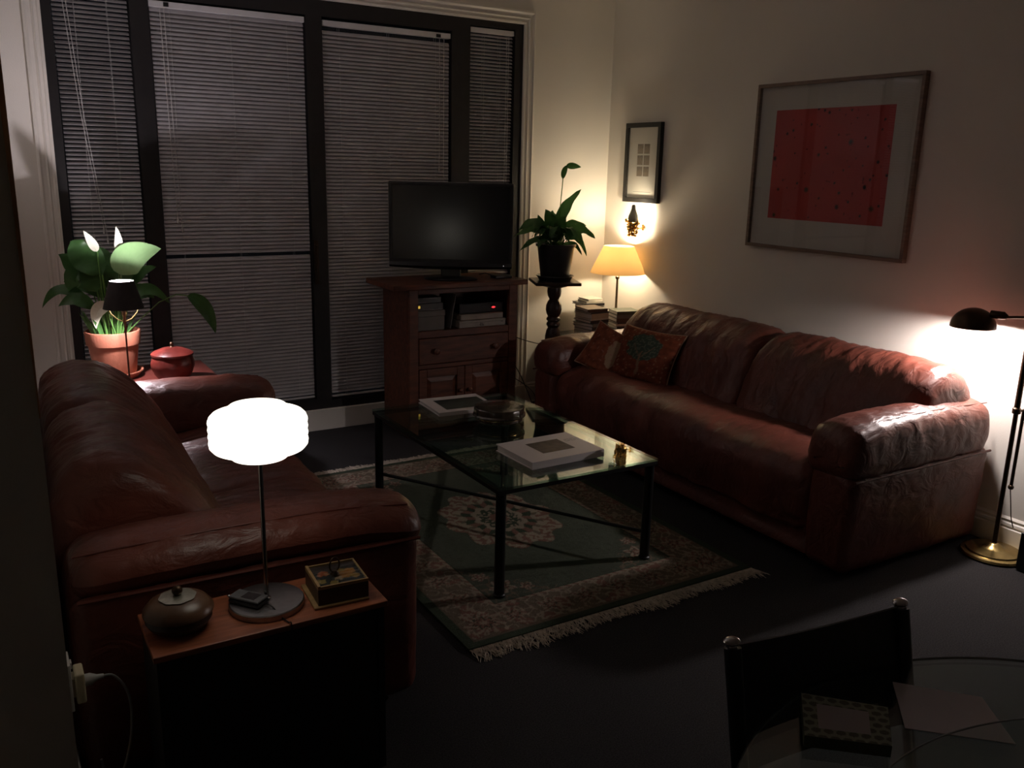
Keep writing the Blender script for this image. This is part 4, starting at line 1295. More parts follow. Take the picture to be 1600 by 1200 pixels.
# ------------------------------------------------------------ brass floor lamp beside the long sofa
flx, fly = 3.665, 1.925
t = thing('floor_lamp', (flx, fly, 0), 'brass reading floor lamp with dark domed shade, right of the long sofa', 'lamp')
obj('base', MB().lathe(flx, fly, [(0.0, 0.0), (0.128, 0.0), (0.134, 0.008), (0.128, 0.016), (0.112, 0.020), (0.108, 0.027), (0.085, 0.031), (0.055, 0.034), (0.035, 0.040), (0.024, 0.052), (0.015, 0.058)], 56), BRASS, t, smooth=True)
obj('pole', MB().lathe(flx, fly, [(0.014, 0.055), (0.010, 0.06), (0.0095, 0.64), (0.017, 0.645), (0.017, 0.665), (0.012, 0.67), (0.012, 1.07)], 20), BRONZE, t, smooth=True)
ox, oy = flx + 0.034, fly - 0.012
mb = MB().tube([(ox, oy, 0.315), (ox, oy, 0.66)], 0.007, 12)
mb.sphere((ox, oy, 0.312), 0.012)
mb.tube([(flx, fly, 0.655), (ox, oy, 0.655)], 0.006, 8)
obj('adjusting_rod', mb, BRONZE, t, smooth=True)
shx, shy, shz = 3.625, 2.145, 0.979
dxy = Vector((flx - shx, fly - shy, 0)).normalized()
def arm_pt(d, z): return (shx + dxy.x * d, shy + dxy.y * d, z)
mb = MB().tube([arm_pt(0.13, 1.040), arm_pt(0.17, 1.046), (flx, fly, 1.052)], 0.006, 10)
mb.sphere((flx, fly, 1.055), 0.017)
obj('arm', mb, BRONZE, t, smooth=True)
mb = MB().tube([arm_pt(0.065, 1.045), arm_pt(0.085, 1.045), arm_pt(0.115, 1.045), arm_pt(0.13, 1.040)], 0.017, 14, taper=lambda q: 1 if q < 0.75 else 0.55)
obj('socket', mb, BRONZE, t, smooth=True)
# domed shade, open below
n, m = 40, 12
vs = []; fs = []
for layer, (rr, hh_) in enumerate(((0.092, 0.085), (0.0895, 0.0825))):
    for i in range(m + 1):
        th = PI / 2 * i / m
        for k in range(n):
            a = 2 * PI * k / n
            vs.append((shx + rr * math.cos(th) * math.cos(a), shy + rr * math.cos(th) * math.sin(a), shz + hh_ * math.sin(th)))
for layer in range(2):
    o_ = layer * (m + 1) * n
    for i in range(m):
        for k in range(n):
            l = (k + 1) % n
            fs.append((o_ + i * n + k, o_ + i * n + l, o_ + (i + 1) * n + l, o_ + (i + 1) * n + k))
o_ = (m + 1) * n
for k in range(n):
    l = (k + 1) % n
    fs.append((k, l, o_ + l, o_ + k))
obj('lamp_shade', MB().add(vs, fs), BRONZE, t, smooth=True)
obj('bulb', MB().sphere((shx, shy, shz + 0.022), 0.024, 14, 10), emit_mat('reading_bulb', (1.0, 0.90, 0.88), L_FLOOR), t, smooth=True)
cable('lamp_cord', [(ox, oy, 0.30), (ox + 0.012, oy - 0.004, 0.24), (ox + 0.018, oy - 0.014, 0.17), (ox + 0.036, oy - 0.02, 0.125)], 0.0025, BRONZE, 'thin dark cord hanging from the rod of the brass floor lamp')
t = thing('speaker_box', (3.70, 1.66, 0), 'black box on the floor at the right edge, in front of the brass lamp base', 'speaker')
obj('cabinet', B(3.60, 3.78, 1.59, 1.79, 0.004, 0.17), BLACKP, t, bevel=0.004)
for fx_, fy_ in ((3.61, 1.60), (3.75, 1.60), (3.61, 1.76), (3.75, 1.76)):
    obj('foot', MB().box(fx_, fx_ + 0.02, fy_, fy_ + 0.02, 0, 0.004), BLACKP, t)

# ------------------------------------------------------------ left rear table with tall lily, red jar and spot lamp
ltz = 0.56
t = thing('console_table', (0.60, 4.50, 0), 'red-brown wooden table in the window corner behind the left sofa', 'table')
obj('table_top', B(0.36, 0.95, 4.165, 4.78, ltz - 0.025, ltz), mat('red_table_top', (0.13, 0.032, 0.024), 0.3, noise_scale=6, noise_amt=0.3), t, bevel=0.004)
for (a, b) in ((0.40, 4.21), (0.91, 4.21), (0.40, 4.74), (0.91, 4.74)):
    obj('leg', B(a - 0.02, a + 0.02, b - 0.02, b + 0.02, 0, ltz - 0.025), WOOD, t, bevel=0.003)
# terracotta potted lily
qx, qy = 0.505, 4.56
t = thing('potted_peace_lily', (qx, qy, ltz), 'tall peace lily with white flowers in a terracotta pot by the blinds', 'plant')
obj('saucer', MB().lathe(qx, qy, [(0, ltz + 0.0005), (0.10, ltz + 0.0005), (0.122, ltz + 0.030), (0.127, ltz + 0.031), (0.126, ltz + 0.036), (0.118, ltz + 0.034), (0.10, ltz + 0.010), (0, ltz + 0.010)], 48), TERRA, t, smooth=True)
zp = ltz + 0.0105
obj('pot', MB().lathe(qx, qy, [(0, zp), (0.088, zp), (0.096, zp + 0.02), (0.113, zp + 0.155), (0.121, zp + 0.157), (0.126, zp + 0.215), (0.124, zp + 0.222), (0.116, zp + 0.222), (0.108, zp + 0.18), (0, zp + 0.178)], 48), TERRA, t, smooth=True)
obj('soil', MB().lathe(qx, qy, [(0, zp + 0.196), (0.07, zp + 0.193), (0.109, zp + 0.187)], 30), SOIL, t, smooth=True)
zs = zp + 0.19
rx, ry = math.cos(R(8)), -math.sin(R(8))
dx, dy = math.sin(R(8)), math.cos(R(8))
def Q(a, b, h): return (qx + rx * a + dx * b, qy + ry * a + dy * b, zs + h)
st = MB(); fo = MB()
rnd = random.Random(8)
leaves = [
    (-0.02, 0, 0.30, -0.10, 0.02, 0.40, -0.145, 0.02, 0.46, 0.15),
    (-0.04, 0.02, 0.25, -0.12, 0.02, 0.33, -0.20, 0.0, 0.40, 0.13),
    (0.03, 0.03, 0.26, 0.08, 0.05, 0.34, 0.15, 0.06, 0.40, 0.14),
    (-0.05, 0, 0.22, -0.12, 0.0, 0.30, -0.18, 0.0, 0.22, 0.13),
    (-0.02, 0.05, 0.25, -0.05, 0.06, 0.37, -0.10, 0.08, 0.30, 0.14),
    (-0.08, 0, 0.16, -0.20, 0, 0.235, -0.29, 0.0, 0.15, 0.055),
    (-0.07, -0.03, 0.14, -0.14, -0.03, 0.19, -0.22, -0.03, 0.16, 0.07),
    (0.05, 0.02, 0.20, 0.13, 0.03, 0.29, 0.22, 0.03, 0.33, 0.07),
    (0.08, 0.0, 0.16, 0.17, 0.0, 0.225, 0.27, 0, 0.15, 0.065),
    (0.02, 0.04, 0.18, 0.05, 0.08, 0.30, 0.03, 0.14, 0.36, 0.13),
    (0.07, 0.06, 0.14, 0.14, 0.10, 0.20, 0.20, 0.14, 0.16, 0.09),
    (-0.02, 0.08, 0.18, -0.12, 0.12, 0.27, -0.2, 0.16, 0.25, 0.12),
]
for (a0, b0, h0, a1, b1, h1, a2, b2, h2, wd) in leaves:
    st.tube([Q(a0 * 0.5, b0 * 0.5, -0.005), Q(a0 * 0.8, b0 * 0.8, h0 * 0.55), Q(a0, b0, h0)], 0.0042, 7)
    fo.leaf(Q(a0, b0, h0), Q(a1, b1, h1), Q(a2, b2, h2), wd, up=(-0.15, -0.8, 0.55), fold=0.18, n=16, wave=0.15)
# the long stem leaning right with a hanging leaf
st.tube([Q(0.05, 0, 0.0), Q(0.13, 0, 0.08), Q(0.22, 0, 0.16), Q(0.30, 0, 0.195), Q(0.36, 0, 0.185)], 0.0030, 6)
fo.leaf(Q(0.35, 0, 0.187), Q(0.43, 0.0, 0.12), Q(0.475, 0, -0.01), 0.075, up=(-0.15, -0.8, 0.5), n=16)
for k in range(22):
    a = rnd.uniform(0, 2 * PI); rr = rnd.uniform(0.02, 0.085)
    A, Bb = rr * math.cos(a), rr * math.sin(a)
    h = rnd.uniform(0.10, 0.20)
    st.tube([Q(A * 0.7, Bb * 0.7, -0.005), Q(A * 0.9 , Bb * 0.9, h * 0.5), Q(A * 1.3, Bb * 1.3, h)], rnd.uniform(0.003, 0.0055), 7, taper=lambda q: 1 - 0.35 * q)
for k in range(9):
    s_ = rnd.choice((-1, 1))
    a0 = s_ * rnd.uniform(0.03, 0.08); b0 = rnd.uniform(-0.07, 0.02)
    fo.leaf(Q(a0, b0, 0.0), Q(a0 * 1.3, b0 * 1.2, 0.06), Q(a0 * 1.8, b0 * 1.4, rnd.uniform(0.10, 0.15)), 0.014, up=(0, -1, 0.2))
obj('stems', st, STEMM, t, smooth=True)
obj('foliage', fo, LEAF, t, smooth=True)
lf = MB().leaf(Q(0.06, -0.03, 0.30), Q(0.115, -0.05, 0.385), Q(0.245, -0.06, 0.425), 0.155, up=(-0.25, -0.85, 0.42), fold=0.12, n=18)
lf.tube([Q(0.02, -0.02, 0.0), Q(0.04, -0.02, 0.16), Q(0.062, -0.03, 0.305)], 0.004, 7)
obj('lit_leaf', lf, LEAFB, t, smooth=True)['label'] = 'broad leaf tinted paler green for the lamplight from below'
for (pts, tip, wd) in (
        ([Q(0.03, 0, 0), Q(0.05, 0, 0.20), Q(0.052, 0, 0.40)], (Q(0.052, 0, 0.40), Q(0.062, -0.01, 0.455), Q(0.055, -0.02, 0.53)), 0.038),
        ([Q(-0.01, 0, 0), Q(-0.03, 0, 0.22), Q(-0.035, 0, 0.41)], (Q(-0.035, 0, 0.41), Q(-0.055, -0.01, 0.455), Q(-0.085, -0.02, 0.51)), 0.042),
        ([Q(0.02, -0.04, 0), Q(-0.005, -0.05, 0.10), Q(0.0, -0.06, 0.155)], (Q(0.01, -0.065, 0.152), Q(-0.05, -0.07, 0.140), Q(-0.065, -0.08, 0.055)), 0.065)):
    f = MB().tube(pts, 0.003, 6)
    stem = obj('flower_stem', f, STEMM, t, smooth=True)
    g = MB().leaf(*tip, wd, up=(-0.2, -0.9, 0.3), fold=0.35, n=14)
    obj('white_flower', g, SPATHE, stem, smooth=True)
# red lidded jar
jx, jy = 0.735, 4.345
t = thing('lidded_jar', (jx, jy, ltz), 'squat dark red lidded jar beside the terracotta pot', 'jar')
obj('jar_body', MB().lathe(jx, jy, [(0, ltz + 0.0005), (0.062, ltz + 0.0005), (0.066, ltz + 0.012), (0.085, ltz + 0.04), (0.099, ltz + 0.075), (0.100, ltz + 0.095), (0.092, ltz + 0.120), (0.088, ltz + 0.130)], 48, mod=lambda a, z: 1 + 0.01 * math.cos(8 * a)), REDJAR, t, smooth=True)
lid = obj('lid', MB().lathe(jx, jy, [(0.088, ltz + 0.1302), (0.096, ltz + 0.131), (0.097, ltz + 0.140), (0.086, ltz + 0.148), (0.05, ltz + 0.163), (0.012, ltz + 0.170), (0, ltz + 0.170)], 48), REDJAR, t, smooth=True)
obj('knob', MB().lathe(jx, jy, [(0.012, ltz + 0.169), (0.007, ltz + 0.174), (0.009, ltz + 0.188), (0.006, ltz + 0.193), (0, ltz + 0.194)], 16), BRONZE, lid, smooth=True)
# slim lamp with black shade
bx, by = 0.533, 4.31
t = thing('table_lamp', (bx, by, ltz), 'slim lit lamp with black tapered shade in front of the terracotta pot', 'lamp')
obj('base', MB().lathe(bx, by, [(0, ltz + 0.0005), (0.055, ltz + 0.0005), (0.056, ltz + 0.005), (0.02, ltz + 0.008), (0.006, ltz + 0.016)], 32), BLACKM, t, smooth=True)
obj('pole', MB().lathe(bx, by, [(0.004, ltz + 0.012), (0.0042, 0.86), (0.008, 0.865), (0.008, 0.90), (0.012, 0.905), (0.012, 0.935)], 14), BRONZE, t, smooth=True)
mb = MB()
for s in (-1, 1):
    mb.tube([(bx, by - 0.004, 0.872), (bx + s * 0.03, by - 0.006, 0.885), (bx + s * 0.055, by - 0.004, 0.912), (bx + s * 0.068, by, 0.945)], 0.0022, 7)
mb.tube([(bx, by, 0.872), (bx, by + 0.03, 0.885), (bx, by + 0.055, 0.912), (bx, by + 0.068, 0.945)], 0.0022, 7)
obj('shade_fork', mb, BRASS, t, smooth=True)
bs = emit_mat('spot_bulb', (1.0, 0.91, 0.99), L_SPOT)
SHB = mat('black_shade', (0.015, 0.012, 0.011), 0.7, noise_scale=60)
obj('lamp_shade', MB().lathe(bx, by, [(0.088, 0.935), (0.053, 1.060), (0.0515, 1.060), (0.0865, 0.935)], 48, closed=True), SHB, t, smooth=True)
obj('bulb', MB().sphere((bx, by, 1.014), 0.015, 14, 10, sc=(1, 1, 1.9)), bs, t, smooth=True)

# ------------------------------------------------------------ near side table, drum lamp and small things
t = thing('side_table', (0.525, 2.04, 0), 'small dark side table with a red-brown wooden top beside the left sofa arm', 'table')
stz = 0.5
obj('table_top', B(0.238, 0.812, 1.925, 2.155, stz - 0.016, stz), TWOOD, t, bevel=0.002)
mb = MB()
obj('side_panel', B(0.245, 0.262, 1.935, 2.15, 0, stz - 0.016), BLACKW, t)
obj('side_panel', B(0.788, 0.805, 1.935, 2.15, 0, stz - 0.016), BLACKW, t)
obj('front_panel', B(0.262, 0.788, 1.940, 1.952, 0.02, stz - 0.016), BLACKW, t)
obj('shelf', B(0.262, 0.788, 1.952, 2.14, 0.2, 0.215), BLACKW, t)
lx, ly = 0.532, 2.05
t = thing('table_lamp', (lx, ly, stz), 'glowing white ribbed drum lamp on a slim chrome stem, on the near side table', 'lamp')
obj('base', MB().lathe(lx, ly, [(0, stz + 0.0005), (0.093, stz + 0.0005), (0.0935, stz + 0.003), (0.0935, stz + 0.015), (0.091, stz + 0.0175), (0, stz + 0.018)], 64), STEEL, t, smooth=True)
obj('pole', MB().lathe(lx, ly, [(0.010, stz + 0.018), (0.010, stz + 0.022), (0.0058, stz + 0.024), (0.0058, 0.90)], 20), CHROME, t, smooth=True)
zb = 0.898
prof = [(0.0, zb), (0.058, zb), (0.067, zb + 0.003), (0.070, zb + 0.008), (0.071, zb + 0.018), (0.094, zb + 0.021), (0.110, zb + 0.027), (0.1165, zb + 0.035)]
z = zb + 0.035
for k in range(4):
    prof += [(0.1145, z + 0.0015), (0.1170, z + 0.005), (0.1178, z + 0.0085), (0.1170, z + 0.0125), (0.1145, z + 0.0155)]
    z += 0.017
prof += [(0.1145, z + 0.002), (0.108, z + 0.009), (0.094, z + 0.014), (0.072, z + 0.016), (0.071, z + 0.026), (0.066, z + 0.030), (0.056, z + 0.032), (0.0, z + 0.032)]
obj('glass_shade', MB().lathe(lx, ly, prof, 64), emit_mat('lit_opal_glass', (1.0, 0.92, 0.78), L_DRUM), t, smooth=True)
obj('switch', MB().sphere((lx - 0.080, ly + 0.06, stz + 0.019), 0.005, 10, 6, sc=(1, 1, 0.6)), CHROME, t, smooth=True)

# mobile phone on the lamp foot
t = thing('mobile_phone', (0.487, 2.052, stz + 0.0185), 'chunky dark mobile phone lying on the steel foot of the drum lamp', 'phone', rotz=R(-52), local=True)
obj('case', B(-0.046, 0.046, -0.024, 0.024, 0.0, 0.012), mat('phone_dark', (0.03, 0.03, 0.032), 0.35, noise_scale=40), t, bevel=0.005)
obj('flip_cover', B(-0.045, 0.045, -0.023, 0.023, 0.0125, 0.019), mat('phone_grey', (0.10, 0.10, 0.105), 0.35, noise_scale=40), t, bevel=0.004)
obj('screen', B(-0.012, 0.028, -0.016, 0.016, 0.0191, 0.0196), SCREEN, t)
cable('charging_cable', [(0.515, 2.018, stz + 0.024), (0.53, 1.995, stz + 0.022), (0.542, 1.965, stz + 0.006), (0.552, 1.935, stz + 0.003), (0.556, 1.921, stz - 0.004), (0.556, 1.920, stz - 0.12)], 0.0018, BLACKP, 'thin black cable running from the phone over the table edge')
# lidded wooden bowl
gx, gy = 0.318, 2.045
t = thing('lidded_bowl', (gx, gy, stz), 'round brown lidded bowl with a metal disc and knob, left of the drum lamp', 'bowl')
BOWL = mat('brown_bowl', (0.11, 0.055, 0.030), 0.32, noise_scale=10, noise_amt=0.3)
obj('bowl_body', MB().lathe(gx, gy, [(0, stz + 0.0005), (0.050, stz + 0.0005), (0.066, stz + 0.010), (0.077, stz + 0.026), (0.076, stz + 0.040)], 48), mat('dark_bowl', (0.022, 0.015, 0.013), 0.4, noise_scale=10), t, smooth=True)
lid = obj('lid', MB().lathe(gx, gy, [(0.076, stz + 0.0402), (0.082, stz + 0.044), (0.081, stz + 0.052), (0.068, stz + 0.068), (0.045, stz + 0.078), (0.02, stz + 0.082), (0, stz + 0.082)], 48), BOWL, t, smooth=True)
obj('metal_disc', MB().lathe(gx, gy, [(0.0, stz + 0.0822), (0.020, stz + 0.0824), (0.042, stz + 0.0800), (0.0425, stz + 0.0815), (0.022, stz + 0.0845), (0, stz + 0.0850)], 40, mod=lambda a, z: 1 + 0.03 * math.cos(8 * a)), mat('pewter', (0.38, 0.37, 0.30), 0.35, metal=0.8, noise_scale=60, noise_amt=0.2), lid, smooth=True)
obj('knob', MB().sphere((gx, gy, stz + 0.096), 0.0125, 18, 12), BRONZE, lid, smooth=True)
# glass lidded trinket box
t = thing('trinket_box', (0.711, 2.030, stz), 'square wooden box with a glass lid over orange flowers, right of the drum lamp', 'box', rotz=R(-4), local=True)
TB = mat('golden_wood', (0.30, 0.18, 0.07), 0.5, noise_scale=12, stretch=(1, 6, 6))
mb = MB()
s = 0.066
mb.box(-s - 0.012, s, -s - 0.008, s + 0.004, 0.0005, 0.007)
obj('plinth', mb, TB, t, bevel=0.002)
mb = MB()
h0, h1 = 0.007, 0.050
mb.box(-s, -s + 0.007, -s, s, h0, h1); mb.box(s - 0.007, s, -s, s, h0, h1); mb.box(-s + 0.007, s - 0.007, -s, -s + 0.007, h0, h1); mb.box(-s + 0.007, s - 0.007, s - 0.007, s, h0, h1)
mb.box(-s + 0.007, s - 0.007, -s + 0.007, s - 0.007, h0, h0 + 0.003)
obj('box_body', mb, mat('dark_box_side', (0.05, 0.028, 0.014), 0.45, noise_scale=12), t)
mb = MB()
mb.box(-s, -s + 0.007, -s, s, h1 + 0.0004, h1 + 0.010); mb.box(s - 0.004, s, -s, s, h1 + 0.0004, h1 + 0.008); mb.box(-s + 0.007, s - 0.004, -s, -s + 0.005, h1 + 0.0004, h1 + 0.008); mb.box(-s + 0.007, s - 0.004, s - 0.004, s, h1 + 0.0004, h1 + 0.008)
lid = obj('lid', mb, TB, t)
def flow(u, v):
    c = (0.03, 0.03, 0.03)
    for (a, b, r, q) in ((0.22, 0.62, 0.13, (0.50, 0.12, 0.04)), (0.30, 0.58, 0.05, (0.6, 0.3, 0.15)), (0.62, 0.42, 0.17, (0.55, 0.20, 0.03)), (0.78, 0.55, 0.14, (0.60, 0.22, 0.03)), (0.85, 0.3, 0.10, (0.45, 0.22, 0.03)), (0.48, 0.32, 0.09, (0.50, 0.32, 0.2)), (0.1, 0.28, 0.1, (0.42, 0.26, 0.08)), (0.35, 0.14, 0.09, (0.40, 0.25, 0.08)), (0.62, 0.66, 0.08, (0.35, 0.2, 0.05))):
        d = math.hypot(u - a, v - b) + 0.05 * noise.noise(Vector((u * 12, v * 12, a * 9)))
        if d < r: c = q
    return c
obj('flower_panel', vgrid(50, 50, lambda u, v: (-s + 0.007 + u * (2 * s - 0.011), -s + 0.005 + v * (2 * s - 0.009), h1 + 0.003), flow), vcol_mat('painted_flowers', 0.5, 0, 300), lid)['label'] = 'orange and red flower panel'
obj('glass', B(-s + 0.0072, s - 0.0042, -s + 0.0052, s - 0.0042, h1 + 0.0055, h1 + 0.0075), CLEARG, lid)
mb = MB()
hc = (-0.006, -0.006, h1 + 0.0078)
mb.lathe(hc[0], hc[1], [(0.012, hc[2]), (0.010, hc[2] + 0.004), (0.005, hc[2] + 0.010)], 16)
mb.tube([(hc[0] + 0.014 * math.sin(a) , hc[1] + 0.004 * math.sin(a), hc[2] + 0.026 - 0.020 * math.cos(a)) for a in [2 * PI * i / 24 for i in range(25)]], 0.0022, 7)
obj('ring_handle', mb, BRONZE, lid, smooth=True)

# wall socket, adaptor and its cable
t = thing('power_socket', (XL, 2.0, 0.45), 'white wall power socket low on the left wall edge', 'socket')
obj('wall_plate', B(XL + 0.0003, XL + 0.008, 1.965, 2.035, 0.395, 0.51), mat('socket_white', (0.55, 0.53, 0.50), 0.4), t, bevel=0.002)
obj('rocker', B(XL + 0.008, XL + 0.012, 1.99, 2.01, 0.487, 0.502), mat('socket_white', (0.6, 0.58, 0.52), 0.4), t, bevel=0.001)
IV = mat('ivory_plastic', (0.62, 0.54, 0.36), 0.45, noise_scale=20, noise_amt=0.08)
t = thing('plug_adaptor', (XL + 0.02, 2.0, 0.44), 'ivory double adaptor plugged into the wall socket', 'adaptor')
obj('adaptor_block', B(XL + 0.014, XL + 0.034, 1.972, 2.028, 0.405, 0.478), IV, t, bevel=0.004)
obj('adaptor_neck', B(XL + 0.0083, XL + 0.014, 1.982, 2.018, 0.42, 0.465), IV, t)
t = thing('power_plug', (XL + 0.05, 2.0, 0.445), 'white power plug with a looping cord in the ivory adaptor', 'plug')
obj('plug_body', MB().add(*[( [(XL + 0.0345 + d, 2.0 + r * math.cos(a), 0.446 + r * math.sin(a)) for (d, r) in ((0, 0.014), (0.012, 0.014), (0.026, 0.007), (0.040, 0.005)) for a in [2 * PI * k / 14 for k in range(14)]]), [(i * 14 + k, i * 14 + (k + 1) % 14, (i + 1) * 14 + (k + 1) % 14, (i + 1) * 14 + k) for i in range(3) for k in range(14)]]), mat('white_plug', (0.45, 0.44, 0.42), 0.45), t, smooth=True)
pts = [(XL + 0.072, 2.0, 0.446), (XL + 0.095, 2.0, 0.440), (XL + 0.118, 1.998, 0.40), (XL + 0.125, 1.995, 0.34), (XL + 0.115, 1.99, 0.26), (XL + 0.09, 1.985, 0.19), (XL + 0.06, 1.985, 0.20), (XL + 0.05, 1.98, 0.25)]
out = []
for i in range(len(pts) - 1):
    P4 = [Vector(pts[max(0, i - 1)]), Vector(pts[i]), Vector(pts[i + 1]), Vector(pts[min(len(pts) - 1, i + 2)])]
    for j in range(8):
        q = j / 8
        out.append(0.5 * ((2 * P4[1]) + (-P4[0] + P4[2]) * q + (2 * P4[0] - 5 * P4[1] + 4 * P4[2] - P4[3]) * q * q + (-P4[0] + 3 * P4[1] - 3 * P4[2] + P4[3]) * q ** 3))
obj('cord', MB().tube(out, 0.003, 8), mat('grey_cord', (0.25, 0.25, 0.24), 0.6), t, smooth=True)

# ------------------------------------------------------------ dining corner, lower right
def dining_chair():
    a = Vector((1.005, 0.918, 0.85)); b = Vector((1.365, 0.869, 0.85))
    ex = (b - a).normalized()
    back = Vector((-ex.y, ex.x, 0))      # away from the table (+y)
    if back.y < 0: back = -back
    lean = (-back * 0.24 + Vector((0, 0, -1))).normalized()   # going down the post moves towards the table
    mid = (a + b) / 2
    t = thing('dining_chair', (mid.x, mid.y - 0.15, 0), 'chrome-framed dining chair with black sling back, far side of the glass table', 'chair')
    vs = []
    n = 14; m = 8
    H = 0.215
    for side in (0, 1):
        for i in range(n + 1):
            for j in range(m + 1):
                u = i / n; v = j / m
                sag = 0.010 * math.sin(PI * u) 
                p = a + (b - a) * u + lean * (0.012 + v * H) + back * (sag + side * 0.005)
                p.z -= 0.012 * math.sin(PI * u) * (1 - v)
                vs.append(tuple(p))
    fs = []
    W = m + 1; O = (n + 1) * W
    for i in range(n):
        for j in range(m):
            q = i * W + j
            fs.append((q, q + 1, q + W + 1, q + W)); fs.append((O + q, O + q + W, O + q + W + 1, O + q + 1))
    for i in range(n):
        for j in (0, m):
            q = i * W + j
            fs.append((q, q + W, O + q + W, O + q))
    for j in range(m):
        for i in (0, n):
            q = i * W + j
            fs.append((q, q + 1, O + q + 1, O + q))
    BL = mat('black_sling_leather', (0.008, 0.008, 0.010), 0.4, noise_scale=20, bump=0.1, bump_scale=200)
    obj('sling_back', MB().add(vs, fs), BL, t, smooth=True)
    for p in (a, b):
        s = -1 if p is a else 1
        q1 = p + lean * 0.42
        foot = Vector((p.x, p.y, 0.012)) + back * 0.06
        post = MB().tube([p + Vector((0, 0, -0.006)) + ex * s * 0.006, p + lean * 0.22 + ex * s * 0.006, q1 + ex * s * 0.006], 0.0105, 12)
        o = obj('post', post, CHROME, t, smooth=True)
        sl = MB().tube([p + lean * 0.014 + ex * s * 0.006, p + lean * (0.012 + H) + ex * s * 0.006], 0.0145, 14)
        obj('sling_sleeve', sl, BL, t, smooth=True)
        obj('end_cap', MB().sphere(p + Vector((0, 0, -0.004)) + ex * s * 0.006, 0.0130, 14, 8, sc=(1.2, 1, 0.55)), CHROME, o, smooth=True)
        fr = q1 - back * 0.40
        fl = MB().tube([q1 + ex * s * 0.006, q1 + ex * s * 0.006 - back * 0.2, fr + ex * s * 0.006], 0.0105, 12)
        obj('seat_rail', fl, CHROME, t, smooth=True)
        obj('leg', MB().tube([q1 + ex * s * 0.006, Vector((q1.x, q1.y, 0.0)) + back * 0.05 + ex * s * 0.006], 0.0105, 12), CHROME, t, smooth=True)
        obj('leg', MB().tube([fr + ex * s * 0.006, Vector((fr.x, fr.y, 0.0)) + ex * s * 0.006], 0.0105, 12), CHROME, t, smooth=True)
    q1 = a + lean * 0.42; q2 = b + lean * 0.42
    vs = []
    for i in range(13):
        for j in range(9):
            u = i / 12; v = j / 8
            p = q1 + (q2 - q1) * u - back * (0.01 + 0.39 * v)
            p.z += 0.004 - 0.015 * math.sin(PI * u)
            vs.append(tuple(p))
    fs = [(i * 9 + j, i * 9 + j + 1, (i + 1) * 9 + j + 1, (i + 1) * 9 + j) for i in range(12) for j in range(8)]
    o = obj('sling_seat', MB().add(vs, fs), BL, t, smooth=True)
    so = o.modifiers.new('thick', 'SOLIDIFY'); so.thickness = 0.005
dining_chair()
tcx, tcy, tr, tz = 1.20, 0.30, 0.575, 0.74
t = thing('dining_table', (tcx, tcy, 0), 'round clear glass dining table in the lower right corner', 'table')
obj('glass_top', MB().lathe(tcx, tcy, [(0, tz - 0.010), (tr - 0.002, tz - 0.010), (tr, tz - 0.007), (tr, tz - 0.002), (tr - 0.002, tz), (0, tz)], 120), glass_mat('dining_glass', (0.86, 0.93, 0.91)), t, smooth=True)
obj('edge_band', MB().lathe(tcx, tcy, [(tr, tz - 0.007), (tr + 0.001, tz - 0.006), (tr + 0.001, tz - 0.003), (tr, tz - 0.002)], 120, closed=True), mat('glass_edge', (0.03, 0.05, 0.045), 0.1), t, smooth=True)
obj('pedestal', MB().lathe(tcx, tcy - 0.1, [(0.22, 0), (0.22, 0.012), (0.04, 0.03), (0.03, 0.06), (0.03, 0.70), (0.12, 0.725), (0.12, tz - 0.0102)], 40), BLACKM, t, smooth=True)
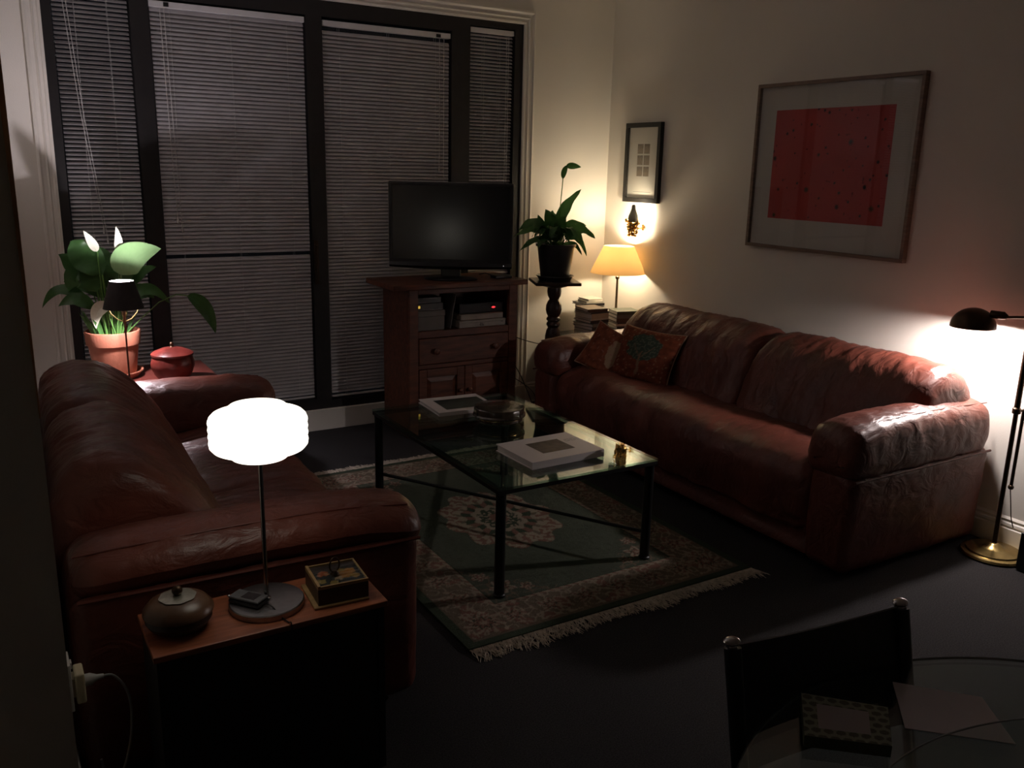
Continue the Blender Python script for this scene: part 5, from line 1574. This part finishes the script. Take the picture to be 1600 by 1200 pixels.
# patterned box with a pale panel
def quad_box(name, pts, z0, h, m, loc, parent=None):
    vs = [(x, y, z0) for x, y in pts] + [(x, y, z0 + h) for x, y in pts]
    return obj(name, MB().add(vs, [(0, 1, 2, 3), (4, 5, 6, 7), (0, 1, 5, 4), (1, 2, 6, 5), (2, 3, 7, 6), (3, 0, 4, 7)]), m, parent)
t = thing('patterned_box', (1.10, 0.765, tz), 'flat green-patterned box with blank pale panel on the glass dining table', 'box')
c4 = [(1.095, 0.846), (1.188, 0.748), (1.107, 0.681), (1.010, 0.765)]
quad_box('box_body', c4, tz + 0.0005, 0.020, mat('box_green', (0.10, 0.11, 0.07), 0.6, noise_scale=20), None, t)
def bil(pts, u, v, z):
    (x0, y0), (x1, y1), (x2, y2), (x3, y3) = pts
    x = x0 * (1 - u) * (1 - v) + x1 * u * (1 - v) + x2 * u * v + x3 * (1 - u) * v
    y = y0 * (1 - u) * (1 - v) + y1 * u * (1 - v) + y2 * u * v + y3 * (1 - u) * v
    return (x, y, z)
def pat(u, v):
    r = int(v * 6.5)
    a, b = (u * 7 + 0.5 * (r % 2)) % 1 - 0.5, (v * 6.5) % 1 - 0.5
    return (0.085, 0.085, 0.05) if math.hypot(a, b * 1.1) < 0.40 else (0.26, 0.28, 0.20)
obj('patterned_top', vgrid(90, 70, lambda u, v: bil(c4, u, v, tz + 0.0208), pat), PRINT, t)['label'] = 'green scalloped pattern'
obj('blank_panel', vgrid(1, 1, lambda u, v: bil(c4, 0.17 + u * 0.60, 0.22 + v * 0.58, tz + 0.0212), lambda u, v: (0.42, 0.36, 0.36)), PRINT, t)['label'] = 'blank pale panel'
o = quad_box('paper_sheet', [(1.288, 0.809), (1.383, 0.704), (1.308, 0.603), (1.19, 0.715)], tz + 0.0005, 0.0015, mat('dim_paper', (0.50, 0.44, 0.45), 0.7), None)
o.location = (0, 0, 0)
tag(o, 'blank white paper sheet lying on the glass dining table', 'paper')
# oval glass platter
t = thing('glass_platter', (1.17, 0.47, tz), 'large oval clear glass platter at the bottom right edge', 'dish', rotz=R(-9), local=True)
def oval(a, b): return lambda th, z: 1.0 / math.sqrt((math.cos(th) / a) ** 2 + (math.sin(th) / b) ** 2)
prof = [(0.0, 0.001), (0.72, 0.001), (0.80, 0.008), (1.0, 0.045), (0.985, 0.047), (0.78, 0.012), (0.70, 0.006), (0, 0.006)]
obj('dish_body', MB().lathe(0, 0, prof, 90, mod=oval(0.30, 0.165)), CLEARG, t, smooth=True)
vs = []
mb = MB()
ring = []
for k in range(91):
    th = 2 * PI * k / 90
    r = 0.995 / math.sqrt((math.cos(th) / 0.30) ** 2 + (math.sin(th) / 0.165) ** 2)
    ring.append((r * math.cos(th), r * math.sin(th), 0.0475))
mb.tube(ring, 0.0014, 6)
obj('polished_rim', mb, mat('bright_glass_rim', (0.35, 0.36, 0.36), 0.08, spec=1.0, metal=0.3), t, smooth=True)

for o in S.objects:
    if '_o' in o.keys(): del o['_o']
